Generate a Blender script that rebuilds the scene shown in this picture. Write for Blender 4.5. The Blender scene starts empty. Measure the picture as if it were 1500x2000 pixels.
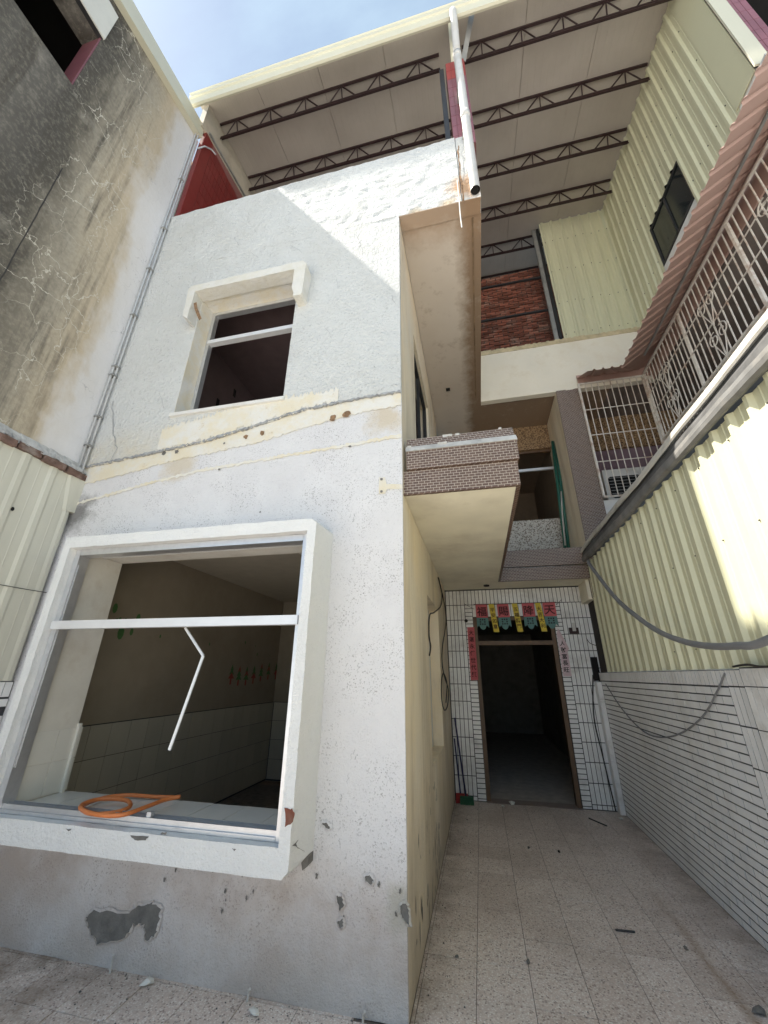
import bpy, bmesh, math, random
from mathutils import Matrix, Vector, noise as mnoise
R_ = math.radians
random.seed(7)
scene = bpy.context.scene
COL = scene.collection

# ------------------------------------------------------------------ camera
PITCH, YAW, ROLL, FPX, CAMZ = 22.605, -13.048, 0.501, 762.6, 1.6
p_, y_, r_ = R_(PITCH), R_(YAW), R_(ROLL)
fw = Vector((math.sin(y_)*math.cos(p_), math.cos(y_)*math.cos(p_), math.sin(p_)))
rt = Vector((math.cos(y_), -math.sin(y_), 0))
up = rt.cross(fw)
RT = math.cos(r_)*rt + math.sin(r_)*up
UP = -math.sin(r_)*rt + math.cos(r_)*up
cam = bpy.data.cameras.new('camera')
cam.sensor_fit = 'VERTICAL'; cam.sensor_height = 36; cam.sensor_width = 27
cam.lens = FPX/2000*36; cam.clip_start = 0.05; cam.clip_end = 2000
camo = bpy.data.objects.new('camera', cam); COL.objects.link(camo)
m3 = Matrix((RT, UP, -fw)).transposed()
camo.matrix_world = Matrix.Translation((0, 0, CAMZ)) @ m3.to_4x4()
scene.camera = camo

# ------------------------------------------------------------------ world, sun, exposure
SUN = Vector((-1.0, -0.165, 1.45)).normalized()
world = bpy.data.worlds.new('World'); scene.world = world; world.use_nodes = True
nt = world.node_tree; nt.nodes.clear()
wo = nt.nodes.new('ShaderNodeOutputWorld'); bg = nt.nodes.new('ShaderNodeBackground')
sky = nt.nodes.new('ShaderNodeTexSky'); sky.sky_type = 'NISHITA'; sky.sun_disc = False
sky.sun_elevation = math.asin(SUN.z); sky.sun_rotation = math.atan2(SUN.x, SUN.y)
sky.air_density = 1.0; sky.dust_density = .8; sky.ozone_density = 1.0
tcw = nt.nodes.new('ShaderNodeTexCoord'); mpw = nt.nodes.new('ShaderNodeMapping')
mpw.inputs['Scale'].default_value = (1.2, 2.6, 1.5)
nzw = nt.nodes.new('ShaderNodeTexNoise'); nzw.inputs['Scale'].default_value = 2.2
nzw.inputs['Detail'].default_value = 6; nzw.inputs['Roughness'].default_value = .55
rpw = nt.nodes.new('ShaderNodeMapRange')
rpw.inputs['From Min'].default_value = .42; rpw.inputs['From Max'].default_value = .78
rpw.inputs['To Min'].default_value = .30; rpw.inputs['To Max'].default_value = .85
mxw = nt.nodes.new('ShaderNodeMixRGB'); mxw.inputs[2].default_value = (3.9, 5.05, 5.9, 1)
nt.links.new(tcw.outputs['Generated'], mpw.inputs[0]); nt.links.new(mpw.outputs[0], nzw.inputs['Vector'])
nt.links.new(nzw.outputs[0], rpw.inputs[0]); nt.links.new(rpw.outputs[0], mxw.inputs[0])
nt.links.new(sky.outputs[0], mxw.inputs[1]); nt.links.new(mxw.outputs[0], bg.inputs[0])
bg.inputs[1].default_value = 0.0525
nt.links.new(bg.outputs[0], wo.inputs[0])
sl = bpy.data.lights.new('sun', 'SUN'); sl.energy = 3.4; sl.angle = R_(.5); sl.color = (1, .94, .84)
so = bpy.data.objects.new('sun', sl); COL.objects.link(so)
so.rotation_euler = (-SUN).to_track_quat('-Z', 'Y').to_euler(); so.location = (-20, -4, 30)
vs = scene.view_settings
scene.display_settings.display_device = 'sRGB'
vs.view_transform = 'Standard'; vs.look = 'None'; vs.gamma = 1; vs.use_curve_mapping = False
vs.exposure = 1.84
scene.render.engine = 'CYCLES'
scene.cycles.max_bounces = 8; scene.cycles.diffuse_bounces = 6; scene.cycles.glossy_bounces = 3
scene.cycles.use_denoising = True

# ------------------------------------------------------------------ main planes of the place (metres)
XL, XC, XR = -3.72, -0.48, 1.64       # left neighbour wall, corner of front room, boundary wall
YF, YD, YB = 2.72, 6.62, 7.10         # facade, entrance wall, upper back wall
YS = 6.07                             # far edge of both balcony slabs
ZS1, ZS2 = 2.91, 6.25                 # soffits of the two balconies
XS = 0.40                             # right edge of the balcony strips

def at(u, v, x=None, y=None, z=None):
    """point of the named plane that is seen at photo position (u, v)"""
    d = RT*((u-750)/FPX) - UP*((v-1000)/FPX) + fw
    o = Vector((0, 0, CAMZ))
    if x is not None: t = x/d.x
    elif y is not None: t = y/d.y
    else: t = (z-CAMZ)/d.z
    return o + d*t

# ------------------------------------------------------------------ materials
MATS = {}
def newmat(name):
    m = bpy.data.materials.new(name); m.use_nodes = True
    n = m.node_tree.nodes; l = m.node_tree.links
    b = n['Principled BSDF']; MATS[name] = m
    return m, n, l, b
def c4(c): return (c[0], c[1], c[2], 1)
def pos(n): return n.new('ShaderNodeNewGeometry').outputs['Position']
def mapped(n, l, vec, sc):
    mp = n.new('ShaderNodeMapping'); mp.inputs['Scale'].default_value = sc
    l.new(vec, mp.inputs[0]); return mp.outputs[0]
def noise(n, l, vec, scale, detail=4, rough=.55, dist=0):
    t = n.new('ShaderNodeTexNoise'); t.inputs['Scale'].default_value = scale
    t.inputs['Detail'].default_value = detail; t.inputs['Roughness'].default_value = rough
    t.inputs['Distortion'].default_value = dist
    l.new(vec, t.inputs['Vector']); return t.outputs[0]
def rng(n, l, v, a, b, c=0., d=1., smooth=False):
    t = n.new('ShaderNodeMapRange')
    t.inputs[1].default_value = a; t.inputs[2].default_value = b
    t.inputs[3].default_value = c; t.inputs[4].default_value = d
    if smooth: t.interpolation_type = 'SMOOTHSTEP'
    l.new(v, t.inputs[0]); return t.outputs[0]
def mix(n, l, f, a, b, mode='MIX'):
    t = n.new('ShaderNodeMixRGB'); t.blend_type = mode
    for i, s in ((0, f), (1, a), (2, b)):
        if hasattr(s, 'is_linked') or hasattr(s, 'node'): l.new(s, t.inputs[i])
        elif i == 0: t.inputs[0].default_value = s
        else: t.inputs[i].default_value = c4(s)
    return t.outputs[0]
def mth(n, l, op, a, b=0.):
    t = n.new('ShaderNodeMath'); t.operation = op
    for i, s in ((0, a), (1, b)):
        if hasattr(s, 'node'): l.new(s, t.inputs[i])
        else: t.inputs[i].default_value = s
    return t.outputs[0]
def bump(n, l, b, h, st, dist=.01):
    t = n.new('ShaderNodeBump'); t.inputs['Strength'].default_value = st
    t.inputs['Distance'].default_value = dist
    l.new(h, t.inputs['Height']); l.new(t.outputs[0], b.inputs['Normal'])
def sep(n, l, v):
    t = n.new('ShaderNodeSeparateXYZ'); l.new(v, t.inputs[0]); return t.outputs

def plain(name, col, rough=.6, metal=0., var=.12, scale=6., bmp=0., bscale=40., bdist=.004, spec=.5, dirt=None, dscale=1.5, streak=False, rnd=0.):
    m, n, l, b = newmat(name)
    P = pos(n)
    v = noise(n, l, P, scale, 5)
    c = mix(n, l, rng(n, l, v, .3, .7), tuple(x*(1-var) for x in col), tuple(min(1, x*(1+var)) for x in col))
    if dirt:
        vv = mapped(n, l, P, (1, 1, .18)) if streak else P
        d = noise(n, l, vv, dscale, 7, .65)
        c = mix(n, l, rng(n, l, d, .5, .74, 0, .85), c, dirt)
    if rnd:
        oi = n.new('ShaderNodeObjectInfo')
        c = mix(n, l, 1., c, mix(n, l, oi.outputs['Random'], (1-rnd,)*3, (1, 1, 1)), 'MULTIPLY')
    l.new(c, b.inputs['Base Color'])
    b.inputs['Roughness'].default_value = rough; b.inputs['Metallic'].default_value = metal
    b.inputs['Specular IOR Level'].default_value = spec
    if bmp: bump(n, l, b, noise(n, l, P, bscale, 6, .6), bmp, bdist)
    return m

def stucco(name, col, speck, speck_amt, tint=None, grain=55, bstr=.9, bdist=.012, stain=None, spot=None):
    """rough-cast plaster: coarse grain relief, dark pits, weathering"""
    m, n, l, b = newmat(name)
    P = pos(n)
    big = noise(n, l, P, .9, 6, .6)
    c = mix(n, l, rng(n, l, big, .3, .7), tuple(x*.93 for x in col), tuple(min(1, x*1.04) for x in col))
    if tint: c = mix(n, l, rng(n, l, noise(n, l, P, 1.7, 6, .62), .48, .72, 0, .75), c, tint)
    g1 = noise(n, l, P, grain, 3, .55, .35)
    g2 = noise(n, l, P, grain*.45, 5, .6)
    sp = mth(n, l, 'MULTIPLY', rng(n, l, g1, .635-.05*speck_amt, .70-.05*speck_amt), rng(n, l, noise(n, l, P, 5, 4), .36, .6))
    c = mix(n, l, mth(n, l, 'MULTIPLY', sp, min(1, .8*speck_amt)), c, speck)
    if stain:
        for (ax, z0, z1, colr, amt, sc) in stain:
            s = sep(n, l, P)
            hh = mth(n, l, 'ADD', s[ax], mth(n, l, 'MULTIPLY', mth(n, l, 'SUBTRACT', noise(n, l, P, 2.4, 6, .6), .5), .35))
            k = mth(n, l, 'MULTIPLY', rng(n, l, hh, z0, z1, 0, 1, True), rng(n, l, noise(n, l, P, sc, 6, .65), .3, .62))
            c = mix(n, l, mth(n, l, 'MULTIPLY', k, amt), c, colr)
    if spot:
        for (px_, pz_, rad, colr) in spot:
            vd = n.new('ShaderNodeVectorMath'); vd.operation = 'DISTANCE'; l.new(P, vd.inputs[0]); vd.inputs[1].default_value = (px_, YF-.02, pz_)
            dd = mth(n, l, 'ADD', vd.outputs['Value'], mth(n, l, 'MULTIPLY', mth(n, l, 'SUBTRACT', noise(n, l, P, 7, 8, .7), .5), rad*1.7))
            c = mix(n, l, rng(n, l, dd, rad, rad*.35, 0, .85), c, colr)
    l.new(c, b.inputs['Base Color']); b.inputs['Roughness'].default_value = .88
    b.inputs['Specular IOR Level'].default_value = .25
    h = mth(n, l, 'ADD', g1, mth(n, l, 'MULTIPLY', g2, .8))
    bump(n, l, b, h, bstr, bdist)
    return m

WHITE_UP = stucco('white_roughcast', (.65, .66, .65), (.33, .33, .33), .6, (.58, .58, .555), 42, 1.0, .020,
                  [(2, 3.95, 3.5, (.66, .58, .43), .75, 3.0)], [(.27, 6.50, .26, (.50, .30, .16)), (.05, 6.27, .13, (.50, .40, .27)), (-.30, 6.26, .11, (.52, .43, .30)), (-2.35, 5.72, .14, (.62, .57, .46)), (-1.6, 5.75, .12, (.62, .57, .46))])
WHITE_LOW = stucco('grey_white_roughcast', (.74, .735, .745), (.29, .28, .28), 1., (.66, .65, .665), 105, .9, .007,
                   [(2, .74, .40, (.40, .315, .26), .72, 1.3), (2, .42, -.02, (.42, .40, .37), .6, 2.2)], [(-3.64, 3.0, .24, (.17, .165, .16)), (-.50, .43, .16, (.45, .43, .38)), (-.62, 3.62, .20, (.60, .52, .40)), (-2.6, 3.40, .22, (.62, .55, .44))])
SURR = stucco('window_surround_roughcast', (.77, .78, .775), (.5, .5, .5), .25, (.75, .755, .74), 80, 1., .008)
def sidemat():
    m, n, l, b = newmat('cream_side_plaster'); P = pos(n); q = sep(n, l, P)
    st_ = noise(n, l, mapped(n, l, P, (1, 1, .16)), 3.4, 8, .68)
    c = mix(n, l, rng(n, l, noise(n, l, P, 1.5, 6, .62), .34, .66), (.86, .74, .545), (.80, .725, .60))
    c = mix(n, l, rng(n, l, st_, .48, .68, 0, .75), c, (.56, .47, .345))
    hh = mth(n, l, 'ADD', q[2], mth(n, l, 'MULTIPLY', mth(n, l, 'SUBTRACT', noise(n, l, mapped(n, l, P, (1, 1, .4)), 3, 8, .68), .5), 1.5))
    c = mix(n, l, rng(n, l, hh, .95, .05, 0, .75), c, (.40, .345, .265))
    c = mix(n, l, rng(n, l, noise(n, l, P, 11, 9, .74), .60, .72, 0, .55), c, (.42, .35, .26))
    l.new(c, b.inputs['Base Color']); b.inputs['Roughness'].default_value = .88
    bump(n, l, b, noise(n, l, P, 32, 7, .62), .8, .007)
    return m
CREAM_SIDE = sidemat()
CREAM_TRIM = plain('cream_trim_plaster', (.76, .72, .56), .75, var=.05, scale=3, bmp=.5, bscale=50, bdist=.004, dirt=(.55, .47, .33), dscale=3)
SOFFIT1 = plain('cream_soffit_paint', (.80, .765, .625), .7, var=.12, scale=1.6, bmp=.2, bscale=12, dirt=(.58, .53, .41), dscale=1.1)
def mottled(name, a_, b_, c_, sc=5.):
    m, n, l, b = newmat(name); P = pos(n)
    c = mix(n, l, rng(n, l, noise(n, l, P, sc, 8, .68), .40, .60), a_, b_)
    c = mix(n, l, rng(n, l, noise(n, l, P, sc*2.3, 8, .7), .62, .72, 0, .7), c, c_)
    l.new(c, b.inputs['Base Color']); b.inputs['Roughness'].default_value = .88
    bump(n, l, b, noise(n, l, P, 45, 5, .6), .8, .008)
    return m
LINTEL = mottled('yellowed_plaster', (.72, .655, .51), (.73, .715, .67), (.52, .40, .25), 4.)
HOODM = mottled('weathered_cream_plaster', (.66, .64, .57), (.70, .69, .655), (.52, .45, .34), 6.)
REV = plain('pale_reveal_plaster', (.70, .68, .62), .8, var=.06, bmp=.4, bscale=30, dirt=(.50, .45, .38), dscale=3)
LTILE = plain('pale_sill_tile', (.76, .75, .69), .25, var=.03, rnd=.06)
GREYSEAM = plain('grey_mortar', (.34, .35, .36), .9, var=.3, scale=18, bmp=1., bscale=60, bdist=.008)
PEEL = plain('bare_grey_render', (.17, .165, .155), .95, var=.25, scale=14, bmp=1., bscale=70, bdist=.006)
DRIP = plain('dirty_groove', (.22, .15, .09), .95, var=.4, scale=9)
RUST = plain('rust_stain', (.24, .145, .08), .9, var=.5, scale=30)
INTW = plain('interior_paint', (.30, .26, .20), .8, var=.05, dirt=(.24, .20, .15), dscale=1.2)
HALLW = plain('dark_hall_paint', (.26, .24, .21), .85, var=.15, dirt=(.14, .12, .10), dscale=2)  # shade put into the colour: walls darkened and dirtied for a dim hall
HALLF = plain('dusty_hall_floor', (.46, .42, .38), .7, var=.2, scale=8)
INT1 = plain('mauve_interior_paint', (.20, .145, .15), .85, var=.08)
INTC = plain('interior_ceiling', (.50, .46, .38), .85, var=.06)
DARK = plain('dark_interior', (.035, .030, .028), .9, var=.3)
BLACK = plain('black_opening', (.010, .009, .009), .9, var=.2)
INFLOOR = plain('brown_interior_floor', (.16, .10, .06), .5, var=.3, scale=3)
ITILE = plain('interior_wall_tile', (.50, .465, .38), .25, var=.03, rnd=.10)
WTILE = plain('white_glazed_tile', (.84, .84, .83), .22, var=.03, rnd=.09, dirt=(.55, .53, .50), dscale=4)
RTILE = plain('light_grey_glazed_tile', (.85, .85, .845), .28, var=.04, rnd=.08, dirt=(.66, .64, .60), dscale=2.6, streak=True)
GROUT = plain('dark_grout', (.045, .045, .05), .95, var=.3, scale=20)
REDT = plain('dark_red_tile', (.20, .022, .020), .35, var=.08, rnd=.18)
MARO = plain('faded_maroon_tile', (.27, .10, .12), .4, var=.12, rnd=.20)
REDB = plain('bright_red_tile', (.36, .05, .04), .35, var=.1, rnd=.15)
REDG = plain('red_tile_grout', (.24, .10, .09), .9, var=.1)
ALU = plain('aluminium', (.66, .67, .69), .38, metal=.75, var=.06, scale=20)
ALUW = plain('white_aluminium', (.74, .75, .77), .35, metal=.25, var=.05)
STEEL = plain('dark_painted_steel', (.026, .011, .011), .5, var=.3, scale=9)
STEELG = plain('grey_steel', (.32, .32, .31), .5, metal=.4, var=.2)
BSTEEL = plain('black_steel', (.03, .03, .032), .5, var=.3)
PVC = plain('white_pvc', (.55, .54, .515), .4, var=.04, scale=8, dirt=(.45, .42, .37), dscale=5)
GPVC = plain('grey_conduit', (.46, .48, .50), .45, var=.08)
CABLE = plain('grey_cable', (.20, .205, .215), .5, var=.1)
BWIRE = plain('black_wire', (.035, .032, .03), .6)
WSTRIP = plain('white_plaster', (.72, .71, .68), .8, var=.06, bmp=.5, bscale=30, dirt=(.50, .47, .40), dscale=3)
BRICKM = plain('red_brick', (.33, .115, .075), .9, var=.15, scale=9, bmp=.8, bscale=60, bdist=.006, rnd=.62, dirt=(.40, .30, .24), dscale=4)
DBRICK = plain('dusty_brick', (.20, .125, .10), .95, var=.35, scale=18, bmp=1., bscale=50, bdist=.008, rnd=.4, dirt=(.34, .31, .28), dscale=9)
MORTAR = plain('brick_mortar', (.07, .055, .048), .95, var=.3, scale=20)
GREYL = plain('pale_mortar', (.52, .51, .48), .9, var=.15, scale=20)
CHIP = plain('plaster_chip', (.70, .70, .66), .85, var=.1, scale=30)
WOODD = plain('brown_door_frame', (.13, .075, .04), .5, var=.2)
ORANGE = plain('orange_hose', (.62, .19, .055), .4, var=.12)
GREENP = plain('green_pipe', (.02, .12, .09), .4, var=.15)
BLUEP = plain('dark_blue_plastic', (.03, .03, .10), .4)
REDP = plain('red_plastic', (.30, .02, .02), .4)
GRNB = plain('green_bristles', (.012, .08, .035), .7, var=.3, scale=60)
PINKP = plain('pink_red_paper', (.52, .115, .13), .75, var=.08)
PALEP = plain('faded_pink_paper', (.62, .47, .50), .8, var=.08, dirt=(.70, .66, .66), dscale=8)
TEALP = plain('teal_paper', (.10, .21, .20), .75, var=.1)
YELP = plain('yellow_paper', (.62, .48, .06), .75, var=.1)
INK = plain('dark_ink', (.05, .012, .015), .8)
INKB = plain('black_ink', (.02, .018, .02), .8)
LEAFG = plain('green_sticker', (.06, .16, .05), .6)
STRED = plain('red_sticker', (.30, .05, .04), .6)
GLASS = plain('tinted_glass', (.018, .024, .026), .08, var=.1)
PEBBLE = None

def pebble(name, a, b_, c, scale=60):
    m, n, l, b = newmat(name); P = pos(n)
    v = n.new('ShaderNodeTexVoronoi'); v.inputs['Scale'].default_value = scale; l.new(P, v.inputs['Vector'])
    s = sep(n, l, v.outputs['Color'])
    col = mix(n, l, rng(n, l, s[0], .35, .55), a, b_); col = mix(n, l, rng(n, l, s[1], .7, .8), col, c)
    l.new(col, b.inputs['Base Color']); b.inputs['Roughness'].default_value = .8
    bump(n, l, b, v.outputs['Distance'], .6, .006)
    return m
PEB_G = pebble('grey_pebble_dash', (.50, .48, .44), (.62, .60, .56), (.22, .19, .16))
PEB_B = pebble('brown_pebble_dash', (.27, .17, .09), (.40, .27, .15), (.12, .07, .04))

def terrazzo():
    m, n, l, b = newmat('terrazzo'); P = pos(n)
    v = n.new('ShaderNodeTexVoronoi'); v.inputs['Scale'].default_value = 105; l.new(P, v.inputs['Vector'])
    v.inputs['Randomness'].default_value = 1
    s = sep(n, l, v.outputs['Color'])
    base = mix(n, l, rng(n, l, noise(n, l, P, 1.1, 5), .35, .65), (.70, .59, .525), (.76, .66, .595))
    chip = mix(n, l, rng(n, l, s[0], .25, .8), base, (.86, .82, .77))
    chip = mix(n, l, rng(n, l, s[1], .84, .90), chip, (.30, .24, .215))
    edge = rng(n, l, v.outputs['Distance'], .30, .62)
    c = mix(n, l, mth(n, l, 'MULTIPLY', edge, .7), chip, (.60, .505, .45))
    d = noise(n, l, P, 1.6, 8, .65)
    c = mix(n, l, rng(n, l, d, .5, .72, 0, .4), c, (.36, .30, .25))
    d2 = noise(n, l, P, 9, 7, .7)
    c = mix(n, l, rng(n, l, d2, .60, .72, 0, .45), c, (.19, .15, .125))
    oi = n.new('ShaderNodeObjectInfo')
    c = mix(n, l, 1., c, mix(n, l, oi.outputs['Random'], (.86, .84, .83), (1, 1, 1)), 'MULTIPLY')
    # ochre water mark running along the boundary wall
    q = sep(n, l, P)
    xx = mth(n, l, 'ADD', q[0], mth(n, l, 'MULTIPLY', mth(n, l, 'SUBTRACT', noise(n, l, P, 3, 5), .5), .10))
    w = mth(n, l, 'ABSOLUTE', mth(n, l, 'SUBTRACT', xx, 1.21))
    c = mix(n, l, mth(n, l, 'MULTIPLY', rng(n, l, w, .045, .0), rng(n, l, q[1], 4.8, 3.6, 0, .55)), c, (.27, .16, .08))
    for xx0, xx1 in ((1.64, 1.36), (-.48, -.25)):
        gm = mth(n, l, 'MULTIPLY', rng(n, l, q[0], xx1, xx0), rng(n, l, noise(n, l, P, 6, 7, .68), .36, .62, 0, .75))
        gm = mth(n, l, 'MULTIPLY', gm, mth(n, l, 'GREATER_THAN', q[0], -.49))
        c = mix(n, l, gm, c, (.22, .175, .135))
    # mud along the foot of the facade on the left
    mud = mth(n, l, 'MULTIPLY', rng(n, l, q[0], -1.6, -2.6), rng(n, l, noise(n, l, P, 4, 6, .65), .38, .62, 0, .8))
    c = mix(n, l, mud, c, (.21, .155, .11))
    l.new(c, b.inputs['Base Color']); b.inputs['Roughness'].default_value = .55
    bump(n, l, b, noise(n, l, P, 60, 4), .25, .002)
    return m
TERR = terrazzo()
GROUTF = plain('floor_joint', (.16, .135, .115), .95, var=.3, scale=12)
CONC = plain('pale_concrete', (.72, .70, .66), .85, var=.12, scale=1.5)

def sheet_metal(name, col, dirt, amt=.5, rough=.42):
    m, n, l, b = newmat(name); P = pos(n)
    v = noise(n, l, mapped(n, l, P, (1, 1, .15)), 2.2, 7, .62)
    c = mix(n, l, rng(n, l, v, .45, .78, 0, amt), col, dirt)
    c = mix(n, l, rng(n, l, noise(n, l, P, 1.4, 4), .3, .7, 0, .35), c, tuple(x*.88 for x in col))
    oi = n.new('ShaderNodeObjectInfo')
    c = mix(n, l, 1., c, mix(n, l, oi.outputs['Random'], (.93, .93, .92), (1, 1, 1)), 'MULTIPLY')
    l.new(c, b.inputs['Base Color']); b.inputs['Roughness'].default_value = rough
    bump(n, l, b, noise(n, l, P, 4, 3), .3, .012)
    return m
CORR = sheet_metal('cream_steel_sheet', (.66, .65, .455), (.47, .45, .33), .6)
CORRL = sheet_metal('weathered_cream_sheet', (.66, .65, .56), (.42, .40, .33), .6)
FLASH = sheet_metal('cream_flashing', (.64, .62, .49), (.50, .47, .36), .35)
AWN = sheet_metal('pink_brown_sheet', (.54, .36, .305), (.36, .24, .19), .45, .5)
WHITEG = plain('white_painted_iron', (.70, .66, .60), .5, var=.08, scale=25, dirt=(.36, .17, .08), dscale=7)
MEMB = plain('dark_roof_and_gap', (.10, .10, .10), .6, var=.35, scale=7)
GUTG = plain('grey_gutter_metal', (.17, .17, .165), .6, var=.3, scale=5, dirt=(.30, .28, .25), dscale=3)

def ceilmat():
    m, n, l, b = newmat('roof_sheet_underside'); P = pos(n)
    c = mix(n, l, rng(n, l, noise(n, l, P, 1.1, 6, .6), .35, .68), (.40, .36, .32), (.47, .43, .385))
    c = mix(n, l, rng(n, l, noise(n, l, mapped(n, l, P, (1, .12, 1)), 7, 7, .65), .62, .74, 0, .5), c, (.36, .30, .26))
    l.new(c, b.inputs['Base Color']); b.inputs['Roughness'].default_value = .55
    w = n.new('ShaderNodeTexWave'); w.bands_direction = 'X'; w.inputs['Scale'].default_value = 3.2
    l.new(P, w.inputs['Vector']); bump(n, l, b, rng(n, l, w.outputs[1], .0, .12), .35, .004)
    return m
CEIL = ceilmat()

def mosaic(name):
    """brown glazed mosaic too small to pick apart: brick pattern from world position"""
    m, n, l, b = newmat(name); P = pos(n); s = sep(n, l, P)
    # horizontal coordinate: x + y so that it runs along faces of either direction
    cx = n.new('ShaderNodeCombineXYZ'); l.new(mth(n, l, 'ADD', s[0], s[1]), cx.inputs[0]); l.new(s[2], cx.inputs[1])
    br = n.new('ShaderNodeTexBrick'); br.inputs['Scale'].default_value = 1
    br.inputs['Brick Width'].default_value = .046; br.inputs['Row Height'].default_value = .0225
    br.inputs['Mortar Size'].default_value = .0019; br.inputs['Mortar Smooth'].default_value = .2
    br.inputs['Color1'].default_value = (.105, .062, .045, 1); br.inputs['Color2'].default_value = (.15, .095, .070, 1)
    br.inputs['Mortar'].default_value = (.50, .44, .37, 1)
    l.new(cx.outputs[0], br.inputs['Vector'])
    c = mix(n, l, rng(n, l, noise(n, l, P, 5, 7, .7), .66, .76, 0, .7), br.outputs[0], (.46, .42, .37))
    l.new(c, b.inputs['Base Color']); b.inputs['Roughness'].default_value = .4
    bump(n, l, b, br.outputs[1], -.5, .004)
    return m
MOS = mosaic('brown_mosaic')

def soffit2():
    m, n, l, b = newmat('stained_soffit_plaster'); P = pos(n); s = sep(n, l, P)
    c = mix(n, l, rng(n, l, noise(n, l, P, .9, 6), .3, .7), (.58, .51, .44), (.66, .60, .53))
    e = mth(n, l, 'ADD', s[0], mth(n, l, 'MULTIPLY', mth(n, l, 'SUBTRACT', noise(n, l, P, 4, 8, .68), .5), .34))
    c = mix(n, l, rng(n, l, e, .08, .26, 0, .9), c, (.24, .155, .09))
    e2 = mth(n, l, 'ADD', s[1], mth(n, l, 'MULTIPLY', mth(n, l, 'SUBTRACT', noise(n, l, P, 5, 8, .68), .5), .5))
    c = mix(n, l, rng(n, l, e2, 3.15, 2.80, 0, .75), c, (.36, .235, .145))
    c = mix(n, l, rng(n, l, noise(n, l, P, 6, 8, .7), .56, .72, 0, .6), c, (.40, .33, .265))
    l.new(c, b.inputs['Base Color']); b.inputs['Roughness'].default_value = .85
    bump(n, l, b, noise(n, l, P, 25, 5), .3, .004)
    return m
SOFFIT2 = soffit2()

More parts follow.
